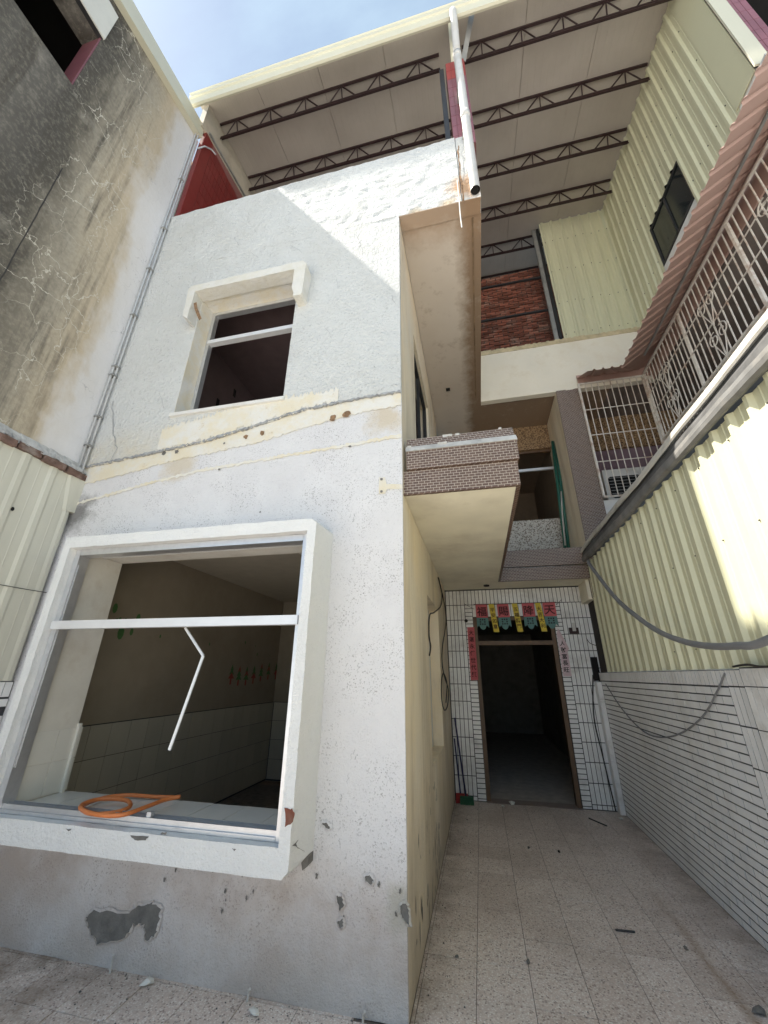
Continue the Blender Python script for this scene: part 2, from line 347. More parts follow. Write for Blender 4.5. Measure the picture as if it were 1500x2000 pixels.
def leftwall():
    m, n, l, b = newmat('weathered_cracked_plaster'); P = pos(n); s = sep(n, l, P)
    n1 = mth(n, l, 'SUBTRACT', noise(n, l, mapped(n, l, P, (1, 1, .35)), 1.5, 8, .62), .5)
    n2 = mth(n, l, 'SUBTRACT', noise(n, l, P, 6, 6, .62), .5)
    t = mth(n, l, 'ADD', s[1], mth(n, l, 'ADD', mth(n, l, 'MULTIPLY', n1, .75), mth(n, l, 'MULTIPLY', n2, .18)))
    cr = n.new('ShaderNodeValToRGB'); l.new(rng(n, l, t, .6, 2.75), cr.inputs[0])
    E = cr.color_ramp.elements
    def st(y, c):
        e = E.new((y-.6)/2.15); e.color = c4(c)
    E[0].color = c4((.085, .08, .07)); E[0].position = 0
    st(1.0, (.16, .15, .135)); st(1.30, (.085, .08, .072)); st(1.50, (.10, .092, .078)); st(1.68, (.25, .225, .18)); st(1.84, (.38, .34, .27))
    st(2.02, (.47, .405, .305)); st(2.15, (.54, .455, .335)); st(2.32, (.66, .635, .61))
    E[-1].color = c4((.74, .74, .765)); E[-1].position = 1
    c = cr.outputs[0]
    # vertical mould streaks
    stv = noise(n, l, mapped(n, l, P, (1, 3.2, .22)), 2.0, 8, .66)
    msk = rng(n, l, t, 2.25, 2.02)
    c = mix(n, l, mth(n, l, 'MULTIPLY', rng(n, l, stv, .48, .64, 0, .85), msk), c, (.075, .068, .058))
    blot = noise(n, l, P, 2.6, 8, .68)
    c = mix(n, l, mth(n, l, 'MULTIPLY', rng(n, l, blot, .56, .72, 0, .5), msk), c, (.42, .39, .33))
    fine = noise(n, l, P, 22, 9, .72)
    c = mix(n, l, mth(n, l, 'MULTIPLY', rng(n, l, fine, .46, .72, 0, .30), msk), c, (.13, .115, .09))
    c = mix(n, l, mth(n, l, 'MULTIPLY', rng(n, l, fine, .52, .30, 0, .30), msk), c, (.50, .45, .36))
    # crack network, pale where efflorescence fills it
    wv = n.new('ShaderNodeVectorMath'); wv.operation = 'ADD'
    nz = n.new('ShaderNodeTexNoise'); nz.inputs['Scale'].default_value = 4.5; nz.inputs['Detail'].default_value = 6; l.new(P, nz.inputs['Vector'])
    sc = n.new('ShaderNodeVectorMath'); sc.operation = 'SCALE'; sc.inputs['Scale'].default_value = .34
    l.new(nz.outputs['Color'], sc.inputs[0]); l.new(P, wv.inputs[0]); l.new(sc.outputs[0], wv.inputs[1])
    vo = n.new('ShaderNodeTexVoronoi'); vo.feature = 'DISTANCE_TO_EDGE'; vo.inputs['Scale'].default_value = 3.2
    l.new(mapped(n, l, wv.outputs[0], (1, 1.35, .8)), vo.inputs['Vector'])
    wid = mth(n, l, 'MULTIPLY', noise(n, l, P, 3.0, 4), .034)
    k = mth(n, l, 'LESS_THAN', vo.outputs[0], mth(n, l, 'SUBTRACT', wid, .0080))
    reg = mth(n, l, 'MULTIPLY', rng(n, l, s[1], 1.2, 1.5), rng(n, l, t, 2.25, 2.12))
    reg = mth(n, l, 'MULTIPLY', reg, rng(n, l, noise(n, l, P, 1.1, 3), .40, .50))
    c = mix(n, l, mth(n, l, 'MULTIPLY', mth(n, l, 'MULTIPLY', k, reg), .9), c, (.60, .565, .48))
    vo2 = n.new('ShaderNodeTexVoronoi'); vo2.feature = 'DISTANCE_TO_EDGE'; vo2.inputs['Scale'].default_value = 5.0
    l.new(wv.outputs[0], vo2.inputs['Vector'])
    k2 = mth(n, l, 'LESS_THAN', vo2.outputs[0], mth(n, l, 'SUBTRACT', mth(n, l, 'MULTIPLY', noise(n, l, P, 3.5, 3), .03), .0125))
    reg2 = mth(n, l, 'MULTIPLY', rng(n, l, t, 2.12, 2.2), rng(n, l, noise(n, l, P, 1.3, 3), .5, .6))
    c = mix(n, l, mth(n, l, 'MULTIPLY', mth(n, l, 'MULTIPLY', k2, reg2), .75), c, (.24, .23, .24))
    l.new(c, b.inputs['Base Color']); b.inputs['Roughness'].default_value = .92
    b.inputs['Specular IOR Level'].default_value = .2
    h = mth(n, l, 'SUBTRACT', noise(n, l, P, 14, 8, .65), mth(n, l, 'MULTIPLY', mth(n, l, 'ADD', k, k2), .15))
    bump(n, l, b, h, .6, .012)
    return m
LEFTW = leftwall()

# ------------------------------------------------------------------ mesh helpers
class MB:
    def __init__(s): s.v = []; s.f = []
    def quad(s, a, b, c, d):
        i = len(s.v); s.v += [tuple(a), tuple(b), tuple(c), tuple(d)]; s.f.append((i, i+1, i+2, i+3)); return s
    def poly(s, pts):
        i = len(s.v); s.v += [tuple(p) for p in pts]; s.f.append(tuple(range(i, i+len(pts)))); return s
    def box(s, x0, x1, y0, y1, z0, z1):
        i = len(s.v)
        s.v += [(x0,y0,z0),(x1,y0,z0),(x1,y1,z0),(x0,y1,z0),(x0,y0,z1),(x1,y0,z1),(x1,y1,z1),(x0,y1,z1)]
        s.f += [tuple(i+k for k in q) for q in ((0,3,2,1),(4,5,6,7),(0,1,5,4),(1,2,6,5),(2,3,7,6),(3,0,4,7))]; return s
    def hexa(s, P):
        i = len(s.v); s.v += [tuple(p) for p in P]
        s.f += [tuple(i+k for k in q) for q in ((0,3,2,1),(4,5,6,7),(0,1,5,4),(1,2,6,5),(2,3,7,6),(3,0,4,7))]; return s
    def bar(s, a, b, w, h=None, upv=(0,0,1)):
        a = Vector(a); b = Vector(b); h = h or w
        d = (b-a).normalized(); u = Vector(upv)
        if abs(d.dot(u)) > .95: u = Vector((1, 0, 0))
        sx = d.cross(u).normalized(); sy = sx.cross(d).normalized()
        q = [(-1,-1),(1,-1),(1,1),(-1,1)]
        P = [a+sx*(i*w/2)+sy*(j*h/2) for i, j in q] + [b+sx*(i*w/2)+sy*(j*h/2) for i, j in q]
        return s.hexa(P)
    def tube(s, pts, r, n=8, closed=False, hollow=False):
        pts = [Vector(p) for p in pts]; N = len(pts)
        i0 = len(s.v); prev = None
        for k in range(N):
            if closed: d = pts[(k+1) % N]-pts[k-1]
            else: d = pts[min(k+1, N-1)]-pts[max(k-1, 0)]
            d.normalize()
            u = prev if prev is not None else (Vector((0,0,1)) if abs(d.z) < .9 else Vector((1,0,0)))
            sx = d.cross(u).normalized(); sy = sx.cross(d).normalized(); prev = sy
            rr = r[k] if isinstance(r, (list, tuple)) else r
            for j in range(n):
                a = 2*math.pi*j/n
                s.v.append(tuple(pts[k]+sx*(math.cos(a)*rr)+sy*(math.sin(a)*rr)))
        for k in range(N if closed else N-1):
            k2 = (k+1) % N
            for j in range(n):
                s.f.append((i0+k*n+j, i0+k*n+(j+1) % n, i0+k2*n+(j+1) % n, i0+k2*n+j))
        if not closed and not hollow:
            s.f.append(tuple(i0+j for j in reversed(range(n)))); s.f.append(tuple(i0+(N-1)*n+j for j in range(n)))
        return s
    def prism(s, pts, off):
        """extrude a closed 3-D outline by an offset vector"""
        off = Vector(off); n = len(pts); i = len(s.v)
        s.v += [tuple(p) for p in pts] + [tuple(Vector(p)+off) for p in pts]
        s.f.append(tuple(i+k for k in reversed(range(n)))); s.f.append(tuple(i+n+k for k in range(n)))
        for k in range(n): s.f.append((i+k, i+(k+1) % n, i+n+(k+1) % n, i+n+k))
        return s
    def build(s, name, mat, parent=None, smooth=False):
        me = bpy.data.meshes.new(name)
        o = wloc(parent) if parent else Vector((0, 0, 0))
        me.from_pydata([tuple(Vector(v)-o) for v in s.v], [], s.f); me.update()
        bm = bmesh.new(); bm.from_mesh(me)
        bmesh.ops.recalc_face_normals(bm, faces=bm.faces); bm.to_mesh(me); bm.free()
        if smooth:
            for p in me.polygons: p.use_smooth = True
        me.materials.append(mat)
        ob = bpy.data.objects.new(name, me); COL.objects.link(ob)
        if parent: ob.parent = parent
        return ob
def wloc(o):
    p = Vector((0, 0, 0))
    while o is not None: p += o.location; o = o.parent
    return p
def tag(o, label=None, cat=None, group=None, kind=None):
    if label: o['label'] = label
    if cat: o['category'] = cat
    if group: o['group'] = group
    if kind: o['kind'] = kind
    return o
def thing(name, loc, label, cat, group=None):
    o = bpy.data.objects.new(name, None); COL.objects.link(o); o.location = loc; o.empty_display_size = .1
    return tag(o, label, cat, group)
def rebase(o):
    """move the origin of a one-mesh thing to the centre of its base"""
    vs_ = [v.co for v in o.data.vertices]
    c = Vector(((min(v.x for v in vs_)+max(v.x for v in vs_))/2, (min(v.y for v in vs_)+max(v.y for v in vs_))/2, min(v.z for v in vs_)))
    for v in o.data.vertices: v.co -= c
    o.location = c
    return o
def one(mb, name, mat, label, cat, group=None, smooth=False):
    return rebase(tag(mb.build(name, mat, None, smooth), label, cat, group))

def slab_holes(axis, u0, u1, v0, v1, d0, d1, holes):
    """wall slab with rectangular openings. axis 'y': u=x v=z d=y ; axis 'x': u=y v=z d=x ; axis 'z': u=x v=y d=z"""
    us = sorted({u0, u1, *[h[0] for h in holes], *[h[1] for h in holes]})
    vs2 = sorted({v0, v1, *[h[2] for h in holes], *[h[3] for h in holes]})
    us = [u for u in us if u0 <= u <= u1]; vs2 = [v for v in vs2 if v0 <= v <= v1]
    def P(u, v, d): return (u, d, v) if axis == 'y' else ((d, u, v) if axis == 'x' else (u, v, d))
    nu, nv = len(us)-1, len(vs2)-1
    def solid(i, j):
        if i < 0 or j < 0 or i >= nu or j >= nv: return False
        cu, cv = (us[i]+us[i+1])/2, (vs2[j]+vs2[j+1])/2
        return not any(h[0] < cu < h[1] and h[2] < cv < h[3] for h in holes)
    m = MB()
    for i in range(nu):
        for j in range(nv):
            if not solid(i, j): continue
            a, b, c, d = us[i], us[i+1], vs2[j], vs2[j+1]
            for dd in (d0, d1): m.quad(P(a,c,dd), P(b,c,dd), P(b,d,dd), P(a,d,dd))
            if not solid(i-1, j): m.quad(P(a,c,d0), P(a,d,d0), P(a,d,d1), P(a,c,d1))
            if not solid(i+1, j): m.quad(P(b,c,d0), P(b,d,d0), P(b,d,d1), P(b,c,d1))
            if not solid(i, j-1): m.quad(P(a,c,d0), P(b,c,d0), P(b,c,d1), P(a,c,d1))
            if not solid(i, j+1): m.quad(P(a,d,d0), P(b,d,d0), P(b,d,d1), P(a,d,d1))
    # weld
    key = {}; nvt = []; mp = []
    for v in m.v:
        k = tuple(round(c, 4) for c in v)
        if k not in key: key[k] = len(nvt); nvt.append(v)
        mp.append(key[k])
    m.v = nvt; m.f = [tuple(mp[i] for i in f) for f in m.f]
    return m

def roughen(o, L, amp, seed=0., sc=9.):
    """cut long edges and shift points a little so that plaster edges and faces are not dead straight"""
    bm = bmesh.new(); bm.from_mesh(o.data)
    bmesh.ops.remove_doubles(bm, verts=bm.verts, dist=.0004)
    bmesh.ops.triangulate(bm, faces=bm.faces)
    for _ in range(9):
        ed = [e for e in bm.edges if e.calc_length() > L]
        if not ed or len(bm.faces) > 30000: break
        bmesh.ops.subdivide_edges(bm, edges=ed, cuts=1); bmesh.ops.triangulate(bm, faces=[f for f in bm.faces if len(f.verts) > 3])
    for v in bm.verts:
        q = v.co*sc+Vector((seed, seed*.7, 3.1))
        v.co += mnoise.noise_vector(q)*amp+mnoise.noise_vector(q*3.3)*amp*.5
    bm.to_mesh(o.data); bm.free()
    return o
_pm = {}
def piece_mesh(name, sx, sy, sz, mat, bev=0.):
    k = (name, round(sx, 4), round(sy, 4), round(sz, 4), mat.name)
    if k in _pm: return _pm[k]
    me = bpy.data.meshes.new(name); bm = bmesh.new()
    bmesh.ops.create_cube(bm, size=1)
    for v in bm.verts: v.co = Vector((v.co.x*sx, v.co.y*sy, v.co.z*sz))
    bm.to_mesh(me); bm.free(); me.materials.append(mat); _pm[k] = me
    return me
def piece(name, cx, cy, cz, sx, sy, sz, mat, parent, rot=None):
    o = bpy.data.objects.new(name, piece_mesh(name, sx, sy, sz, mat)); COL.objects.link(o)
    o.parent = parent; o.location = Vector((cx, cy, cz))-wloc(parent)
    if rot: o.rotation_euler = rot
    elif name == 'tile' and parent.name != 'floor': o.rotation_euler = (random.uniform(-.005, .005), random.uniform(-.005, .005), random.uniform(-.005, .005))
    return o

def corr(axis, u0, u1, z0, z1, base, out, pitch=.19, amp=.026, mini=True, phase=0., zfun=None):
    """profiled steel sheet, ribs vertical; returns MB (two-sided thin shell with thickness)"""
    prof = [(0, 0), (.30, 0), (.33, .18), (.36, 0), (.62, 0), (.72, 1), (.88, 1), (.98, 0)] if mini else [(0, 0), (.45, 0), (.6, 1), (.85, 1)]
    pts = []
    k0 = int(math.floor((u0-phase)/pitch))-1
    k = k0
    while phase+k*pitch < u1+pitch:
        for a, h in prof:
            pts.append((phase+(k+a)*pitch, h*amp))
        k += 1
    P = []
    for i in range(len(pts)-1):
        (a, ha), (b, hb) = pts[i], pts[i+1]
        if b <= u0 or a >= u1: continue
        if a < u0: ha = ha+(hb-ha)*(u0-a)/(b-a); a = u0
        if not P: P.append((a, ha))
        if b > u1: hb = ha+(hb-ha)*(u1-a)/(b-a); b = u1
        P.append((b, hb))
    m = MB()
    def Q(u, h, z, t): 
        return (base+out*(h-t), u, z) if axis == 'x' else (u, base+out*(h-t), z)
    t = .0015
    for i in range(len(P)-1):
        (a, ha), (b, hb) = P[i], P[i+1]
        za0, za1 = z0, (zfun(a) if zfun else z1); zb1 = (zfun(b) if zfun else z1)
        m.quad(Q(a,ha,z0,0), Q(b,hb,z0,0), Q(b,hb,zb1,0), Q(a,ha,za1,0))
        m.quad(Q(a,ha,z0,t), Q(b,hb,z0,t), Q(b,hb,zb1,t), Q(a,ha,za1,t))
        m.quad(Q(a,ha,z0,0), Q(b,hb,z0,0), Q(b,hb,z0,t), Q(a,ha,z0,t))
        m.quad(Q(a,ha,za1,0), Q(b,hb,zb1,0), Q(b,hb,zb1,t), Q(a,ha,za1,t))
    return m

_txt = {}
def text_mesh(ch):
    if ch in _txt: return _txt[ch]
    cu = bpy.data.curves.new('glyph', 'FONT'); cu.body = ch; cu.size = 1; cu.align_x = 'CENTER'; cu.align_y = 'CENTER'
    cu.resolution_u = 3; cu.offset = .018
    ob = bpy.data.objects.new('glyph', cu); COL.objects.link(ob)
    dg = bpy.context.evaluated_depsgraph_get(); dg.update()
    me = bpy.data.meshes.new_from_object(ob.evaluated_get(dg))
    V = [tuple(v.co) for v in me.vertices]; F = [tuple(p.vertices) for p in me.polygons]
    bpy.data.objects.remove(ob); bpy.data.curves.remove(cu); bpy.data.meshes.remove(me)
    _txt[ch] = (V, F); return V, F
def glyph(ch, cx, y, cz, size, mat, parent, rot=0., sx=1.):
    V, F = text_mesh(ch); m = MB()
    c, s = math.cos(rot), math.sin(rot)
    if not V: return None
    mx = sum(v[0] for v in V)/len(V); mz = (max(v[1] for v in V)+min(v[1] for v in V))/2
    mx = (max(v[0] for v in V)+min(v[0] for v in V))/2
    for v in V:
        a, b = (v[0]-mx)*size*sx, (v[1]-mz)*size
        m.v.append((cx+a*c-b*s, y, cz+a*s+b*c))
    m.f = list(F)
    return m.build('character', mat, parent)

def blob(cx, cz, rx, rz, n=22, rough=.35, seed=0):
    rd = random.Random(seed); P = []
    for k in range(n):
        a = 2*math.pi*k/n; r = 1+rd.uniform(-rough, rough)
        P.append((cx+math.cos(a)*rx*r, cz+math.sin(a)*rz*r))
    return P
def ragged(P, sub=5, amt=.012, seed=0):
    rd = random.Random(seed); Q = []
    for i in range(len(P)):
        a, b = P[i], P[(i+1) % len(P)]
        for k in range(sub):
            t = k/sub
            Q.append((a[0]+(b[0]-a[0])*t+rd.uniform(-amt, amt), a[1]+(b[1]-a[1])*t+rd.uniform(-amt, amt)))
    return Q

# ================================================================== ground
YG0 = 1.78
ground = MB().box(-60, 60, -60, -1.6, -.10, -.030).build('street', CONC); tag(ground, 'pale concrete street in front of the houses', kind='structure')
fl = MB().box(XL-.3, XR+.3, -1.6, YD+.05, -.12, -.0045).build('floor', GROUTF); tag(fl, 'terrazzo tiled courtyard floor', kind='structure')
yard = MB().box(XL, XR, -1.6, YG0, -.0040, 0.).build('terrazzo_paving', TERR); tag(yard, 'terrazzo courtyard paving in front', kind='structure')
g = .3
for ix in range(-13, 8):
    for iy in range(0, 17):
        x0, y0 = -.157+ix*g, YG0+iy*g
        x1, y1 = x0+g, y0+g
        x0, x1, y1 = max(x0, XL+.02), min(x1, XR-.005), min(y1, YD-.01)
        if x1-x0 < .02 or y1-y0 < .02: continue
        if x1 > XC+.02:
            if x0 < XC+.02 and y0 > YF-.1: x0 = XC+.002
        if x0 < XC-.02 and y0 >= YF-.2:
            if y0 >= YF-.02: continue
            y1 = min(y1, YF-.004)
        if x1-x0 < .02: continue
        dz = random.uniform(-.0012, .0008)
        piece('tile', (x0+x1)/2, (y0+y1)/2, -.005+dz, x1-x0-.004, y1-y0-.004, .010, TERR, fl)

# ================================================================== the house
house = thing('house', (-2.1, YF, 0), 'narrow white roughcast three storey house with large ground floor window', 'house')
W1 = (-3.17, -1.11, .75, 2.53)       # ground window opening
W2 = (-2.79, -1.60, 3.98, 5.58)      # upper window opening
# core of the front wall (inside face at 2.90)
slab_holes('y', XL+.004, XC-.15, 0, 6.2, YF+.004, 2.90, [W1, W2]).build('wall_core', REV, house)
# lower facing
SEAM = [(-3.716, 3.487), (-2.944, 3.554), (-2.386, 3.608), (-1.864, 3.706), (-1.362, 3.817), (-.874, 3.850), (XC, 3.857)]
def seamz(x):
    for (a, za), (b, zb) in zip(SEAM, SEAM[1:]):
        if x <= b: return za+(zb-za)*max(0, (x-a)/(b-a))
    return SEAM[-1][1]
lowfront = roughen(slab_holes('y', XL+.004, XC, 0, 3.93, YF-.02, YF+.002, [(W1[0]-.012, W1[1]+.012, W1[2]-.012, W1[3]+.012)]).build('front_wall', WHITE_LOW, house), .16, .0022)
# upper facing, its foot following the uneven seam
m = slab_holes('y', XL+.004, XC+.0, 3.93, 6.262, YF-.045, YF+.001, [W2])
xs = [XL+.004+(XC-XL-.004)*k/60 for k in range(61)]
rd = random.Random(3)
jz = [rd.uniform(-.012, .012) for _ in xs]
for k in range(60):
    a, b = xs[k], xs[k+1]; za, zb = seamz(a)+jz[k], seamz(b)+jz[k+1]
    m.quad((a, YF-.045, za), (b, YF-.045, zb), (b, YF-.045, 3.93), (a, YF-.045, 3.93))
    m.quad((a, YF-.045, za), (b, YF-.045, zb), (b, YF-.021, zb), (a, YF-.021, za))
m.quad((XC, YF-.045, seamz(XC)), (XC, YF-.045, 3.93), (XC, YF-.02, 3.93), (XC, YF-.02, seamz(XC)))
upper = roughen(m.build('upper_front_wall', WHITE_UP, house), .16, .0022)
# parapet of the top floor, spanning out over the balcony
pm = MB()
pm.box(XL+.004, .195, YF-.045, YF+.16, 6.2625, 7.43)
pm.v = [(x, y, z + (.045*(x-XL)/3.9 if z > 7 else 0)) for x, y, z in pm.v]
roughen(pm.build('parapet', WHITE_UP, house), .10, .007)
pm = MB(); pm.box(.205, XS, YF-.045, YF+.16, 6.262, 7.455); roughen(pm.build('parapet_end', WHITE_UP, house), .08, .005)
pm = MB(); pm.box(.1955, .2045, YF-.03, YF+.15, 6.27, 7.45); pm.build('parapet_joint', GREYSEAM, house)
# cream band and mortar line under the seam
def band(off0, off1, y, mat, name, amp=.014, seed=1, t=.003, xa=XL+.01, xb=XC-.002):
    rd = random.Random(seed); mm = MB(); N = 170
    u = [rd.uniform(-amp, amp) for _ in range(N+1)]; d = [rd.uniform(-amp, amp) for _ in range(N+1)]
    for k in range(N):
        a = xa+(xb-xa)*k/N; b = xa+(xb-xa)*(k+1)/N
        f0 = off0(a)+u[k]; f1 = off0(b)+u[k+1]; g0 = off1(a)+d[k]; g1 = off1(b)+d[k+1]
        mm.quad((a, y, g0), (b, y, g1), (b, y, f1), (a, y, f0))
        mm.quad((a, y, g0), (b, y, g1), (b, y+t, g1), (a, y+t, g0))
    return mm.build(name, mat, house)
band(lambda x: seamz(x)+.004, lambda x: seamz(x)-.16-.03*math.sin(x*3), YF-.0275, LINTEL, 'cream_band', .012, 5)
band(lambda x: seamz(x)+.010, lambda x: seamz(x)-.006, YF-.0515, GREYSEAM, 'mortar_seam', .010, 6, .018)
S2 = [(-3.70, 3.09), (-3.548, 3.117), (-2.856, 3.238), (-2.325, 3.314), (-1.514, 3.36), (XC, 3.422)]
def s2(x):
    for (a, za), (b, zb) in zip(S2, S2[1:]):
        if x <= b: return za+(zb-za)*max(0, (x-a)/(b-a))
    return S2[-1][1]
band(lambda x: s2(x)+.014, lambda x: s2(x)-.014, YF-.0272, LINTEL, 'cream_line', .010, 8)
band(lambda x: min(3.985, seamz(x)+.30-.05*abs(x+2.2)), lambda x: seamz(x)+.012, YF-.0505, LINTEL, 'yellowed_patch', .03, 9, xa=-2.87, xb=-1.05)
# T shaped cream patch left by a removed bracket
P = [at(u, v, y=YF-.0272) for u, v in [(740, 932), (752, 932), (755, 945), (786, 946), (786, 955), (756, 955), (752, 964), (740, 964)]]
MB().poly(P).build('cream_patch', LINTEL, house)
for (u, v, r) in [(480, 853, .022), (512, 846, .026), (650, 816, .03), (677, 809, .036), (320, 885, .022), (345, 882, .022)]:
    p = at(u, v, y=YF-.032); q = blob(p.x, p.z, r, r, 12, .3, u)
    MB().poly([(a, YF-.032, b) for a, b in q]).build('bolt_hole', RUST if u > 360 else PEEL, house)
for (u, v, w) in [(745, 936, .012), (745, 960, .012), (683, 872, .012), (438, 866, .012), (428, 917, .012), (508, 1000, .008)]:
    p = at(u, v, y=YF-.032); MB().poly([(a, YF-.0325, b) for a, b in blob(p.x, p.z, w, w, 8, .2, u)]).build('bolt_hole', PEEL, house)

# bare patches where the roughcast has come off
def patch(pix, seed, amt=.006, sub=5, mat=PEEL, yy=YF-.0273, name='bare_patch', rim=.012):
    """bare render with a lifted, broken rim of roughcast around it"""
    P = [(q.x, q.z) for q in (at(u, v, y=yy) for u, v in pix)]
    Q = ragged(P, sub, amt, seed); rd = random.Random(seed)
    o = MB().poly([(a, yy, b) for a, b in Q]).build(name, mat, house)
    n = len(Q); ar = sum(Q[i][0]*Q[(i+1) % n][1]-Q[(i+1) % n][0]*Q[i][1] for i in range(n))
    sg = 1 if ar > 0 else -1
    out = []
    for i in range(n):
        a, c = Q[i-1], Q[(i+1) % n]; d = Vector((c[0]-a[0], c[1]-a[1], 0)); d = d.normalized() if d.length > 1e-6 else Vector((1, 0, 0))
        w = rim*rd.uniform(.5, 1.3)
        out.append((Q[i][0]+sg*d.y*w, Q[i][1]-sg*d.x*w))
    m = MB(); lift = [rd.uniform(.003, .009) for _ in range(n)]
    for i in range(n):
        j = (i+1) % n
        m.quad((Q[i][0], yy-lift[i], Q[i][1]), (Q[j][0], yy-lift[j], Q[j][1]), (out[j][0], yy+.002, out[j][1]), (out[i][0], yy+.002, out[i][1]))
        m.quad((Q[i][0], yy-lift[i], Q[i][1]), (Q[j][0], yy-lift[j], Q[j][1]), (Q[j][0], yy+.001, Q[j][1]), (Q[i][0], yy+.001, Q[i][1]))
    m.build('flaking_rim', WHITE_LOW, o)
    return o
patch([(167, 1792), (185, 1778), (255, 1782), (268, 1770), (298, 1762), (315, 1772), (312, 1800), (303, 1830), (285, 1836), (281, 1806), (262, 1806), (245, 1832), (190, 1842), (175, 1815)], 11, .007, 6)
patch([(710, 1712), (722, 1709), (730, 1718), (726, 1728), (717, 1722)], 12, .004)
patch([(658, 1750), (668, 1748), (672, 1768), (664, 1780), (660, 1766)], 13, .004)
patch([(660, 1800), (670, 1794), (671, 1810), (662, 1812)], 14, .004)
patch([(628, 1605), (640, 1608), (646, 1618), (636, 1618)], 15, .003)
patch([(782, 1768), (793, 1762), (799, 1782), (800, 1810), (794, 1800), (785, 1792)], 16, .004)
for k in range(15):
    rd2 = random.Random(100+k)
    u, v = rd2.uniform(380, 790), rd2.uniform(1690, 1800)
    if k > 9: u, v = rd2.uniform(30, 500), rd2.uniform(1690, 1730)+.0
    p = at(u, v, y=YF-.0273); r = rd2.uniform(.003, .010)
    MB().poly([(a, YF-.0274, b) for a, b in blob(p.x, p.z, r*.8, r*1.5, 17, .45, k)]).build('bare_patch', PEEL, house)
# hairline cracks on the facade
def crack(pix, y, w=.004, parent=None, mat=GREYSEAM, seed=1):
    rd = random.Random(seed); pts = []
    P = [at(u, v, y=y) for u, v in pix]
    for a, b in zip(P, P[1:]):
        for k in range(6):
            q = a.lerp(b, k/6); pts.append(Vector((q.x+rd.uniform(-.010, .010), y, q.z+rd.uniform(-.010, .010))))
    pts.append(P[-1]); mm = MB()
    for a, b in zip(pts, pts[1:]):
        w1 = w*rd.uniform(.4, 1.)
        mm.quad((a.x-w1/2, y, a.z), (a.x+w1/2, y, a.z+w1*.3), (b.x+w1/2, y, b.z+w1*.3), (b.x-w1/2, y, b.z))
    return mm.build('crack', mat, parent or house)
crack([(219, 785), (221, 850), (229, 876), (216, 898)], YF-.0515, .010, seed=2)
crack([(735, 765), (762, 752), (781, 750)], YF-.0515, .007, seed=3)
crack([(530, 480), (600, 465)], YF-.0515, .006, seed=4)
crack([(323, 477), (350, 462)], YF-.0515, .005, seed=5)
crack([(895, 285), (897, 320), (905, 395)], YF-.0515, .022, seed=6, mat=RUST)

rdk = random.Random(88)
for k in range(34):
    u, v = rdk.uniform(240, 770), rdk.uniform(450, 770)
    if 330 < u < 620 and 500 < v < 830: continue
    l_ = rdk.uniform(8, 34); an = rdk.choice((-.25, -.2, 1.3, 1.1, .6))
    crack([(u, v), (u+l_*math.cos(an), v+l_*math.sin(an))], YF-.0515, rdk.uniform(.002, .0045), seed=400+k)
for k in range(12):
    u, v = rdk.uniform(640, 770), rdk.uniform(1000, 1700); l_ = rdk.uniform(8, 26); an = rdk.uniform(.9, 2.2)
    crack([(u, v), (u+l_*math.cos(an), v+l_*math.sin(an))], YF-.0274, rdk.uniform(.002, .004), seed=450+k)
# --- ground floor window surround, deep with a bevelled right flank
FY = 2.395
surr = MB()
o0, o1, i0, i1 = (-3.24, .62), (-1.045, 2.62), (W1[0], W1[2]), (W1[1], W1[3])
def ring(y, a, b, ch=0.): 
    x0, z0 = a; x1, z1 = b
    return [(x0, y, z0), (x1-ch, y, z0), (x1, y, z0+ch), (x1, y, z1-ch), (x1-ch, y, z1), (x0, y, z1)]
of = ring(FY, o0, o1, .035); ob_ = ring(YF-.018, (-3.24, .60), (-1.03, 2.65), .05)
inn = [(i0[0], FY, i0[1]), (i1[0], FY, i0[1]), (i1[0], FY, i0[1]), (i1[0], FY, i1[1]), (i1[0], FY, i1[1]), (i0[0], FY, i1[1])]
inb = [(a, YF+.003, c) for a, b, c in inn]
for k in range(6):
    k2 = (k+1) % 6
    if k == 1 or k == 3:
        surr.poly([of[k], of[k2], inn[k2]])
    else:
        surr.quad(of[k], of[k2], inn[k2], inn[k])
        surr.quad(inn[k], inn[k2], inb[k2], inb[k])
    surr.quad(of[k], of[k2], ob_[k2], ob_[k])
sur = roughen(surr.build('window_surround', SURR, house), .05, .0035)
# damaged lower right corner: missing render showing brick, cracks and chips
MB().poly([(a, FY-.003, b) for a, b in ragged([(q.x, q.z) for q in (at(u, v, y=FY-.003) for u, v in [(556, 1578), (572, 1580), (575, 1590), (572, 1606), (557, 1614)])], 3, .004, 3)]).build('exposed_brick', BRICKM, sur)
for pix, sd in [([(255, 1632), (290, 1634), (285, 1640), (262, 1641)], 21), ([(312, 1628), (326, 1624), (322, 1632)], 22), ([(452, 1657), (462, 1658), (458, 1662)], 23), ([(128, 1619), (140, 1620), (134, 1624)], 25)]:
    P = [(q.x, q.z) for q in (at(u, v, y=FY-.003) for u, v in pix)]
    MB().poly([(a, FY-.003, b) for a, b in ragged(P, 3, .003, sd)]).build('chipped_render', PEEL, sur)
MB().poly([(-1.043+.004*math.sin(k), FY+.02+.28*k/8, .78-.14*k/8+.02*((k*7) % 3-1)) for k in range(9)] + [(-1.036, FY+.02+.28*k/8, .765-.14*k/8) for k in reversed(range(9))]).build('crack', PEEL, sur)
P = [at(u, v, y=YF-.03) for u, v in [(597, 1668), (611, 1662), (610, 1682), (600, 1690)]]
MB().prism([(p.x, YF-.10, p.z) for p in P], (0, .09, 0)).build('chipped_render', PEEL, sur)

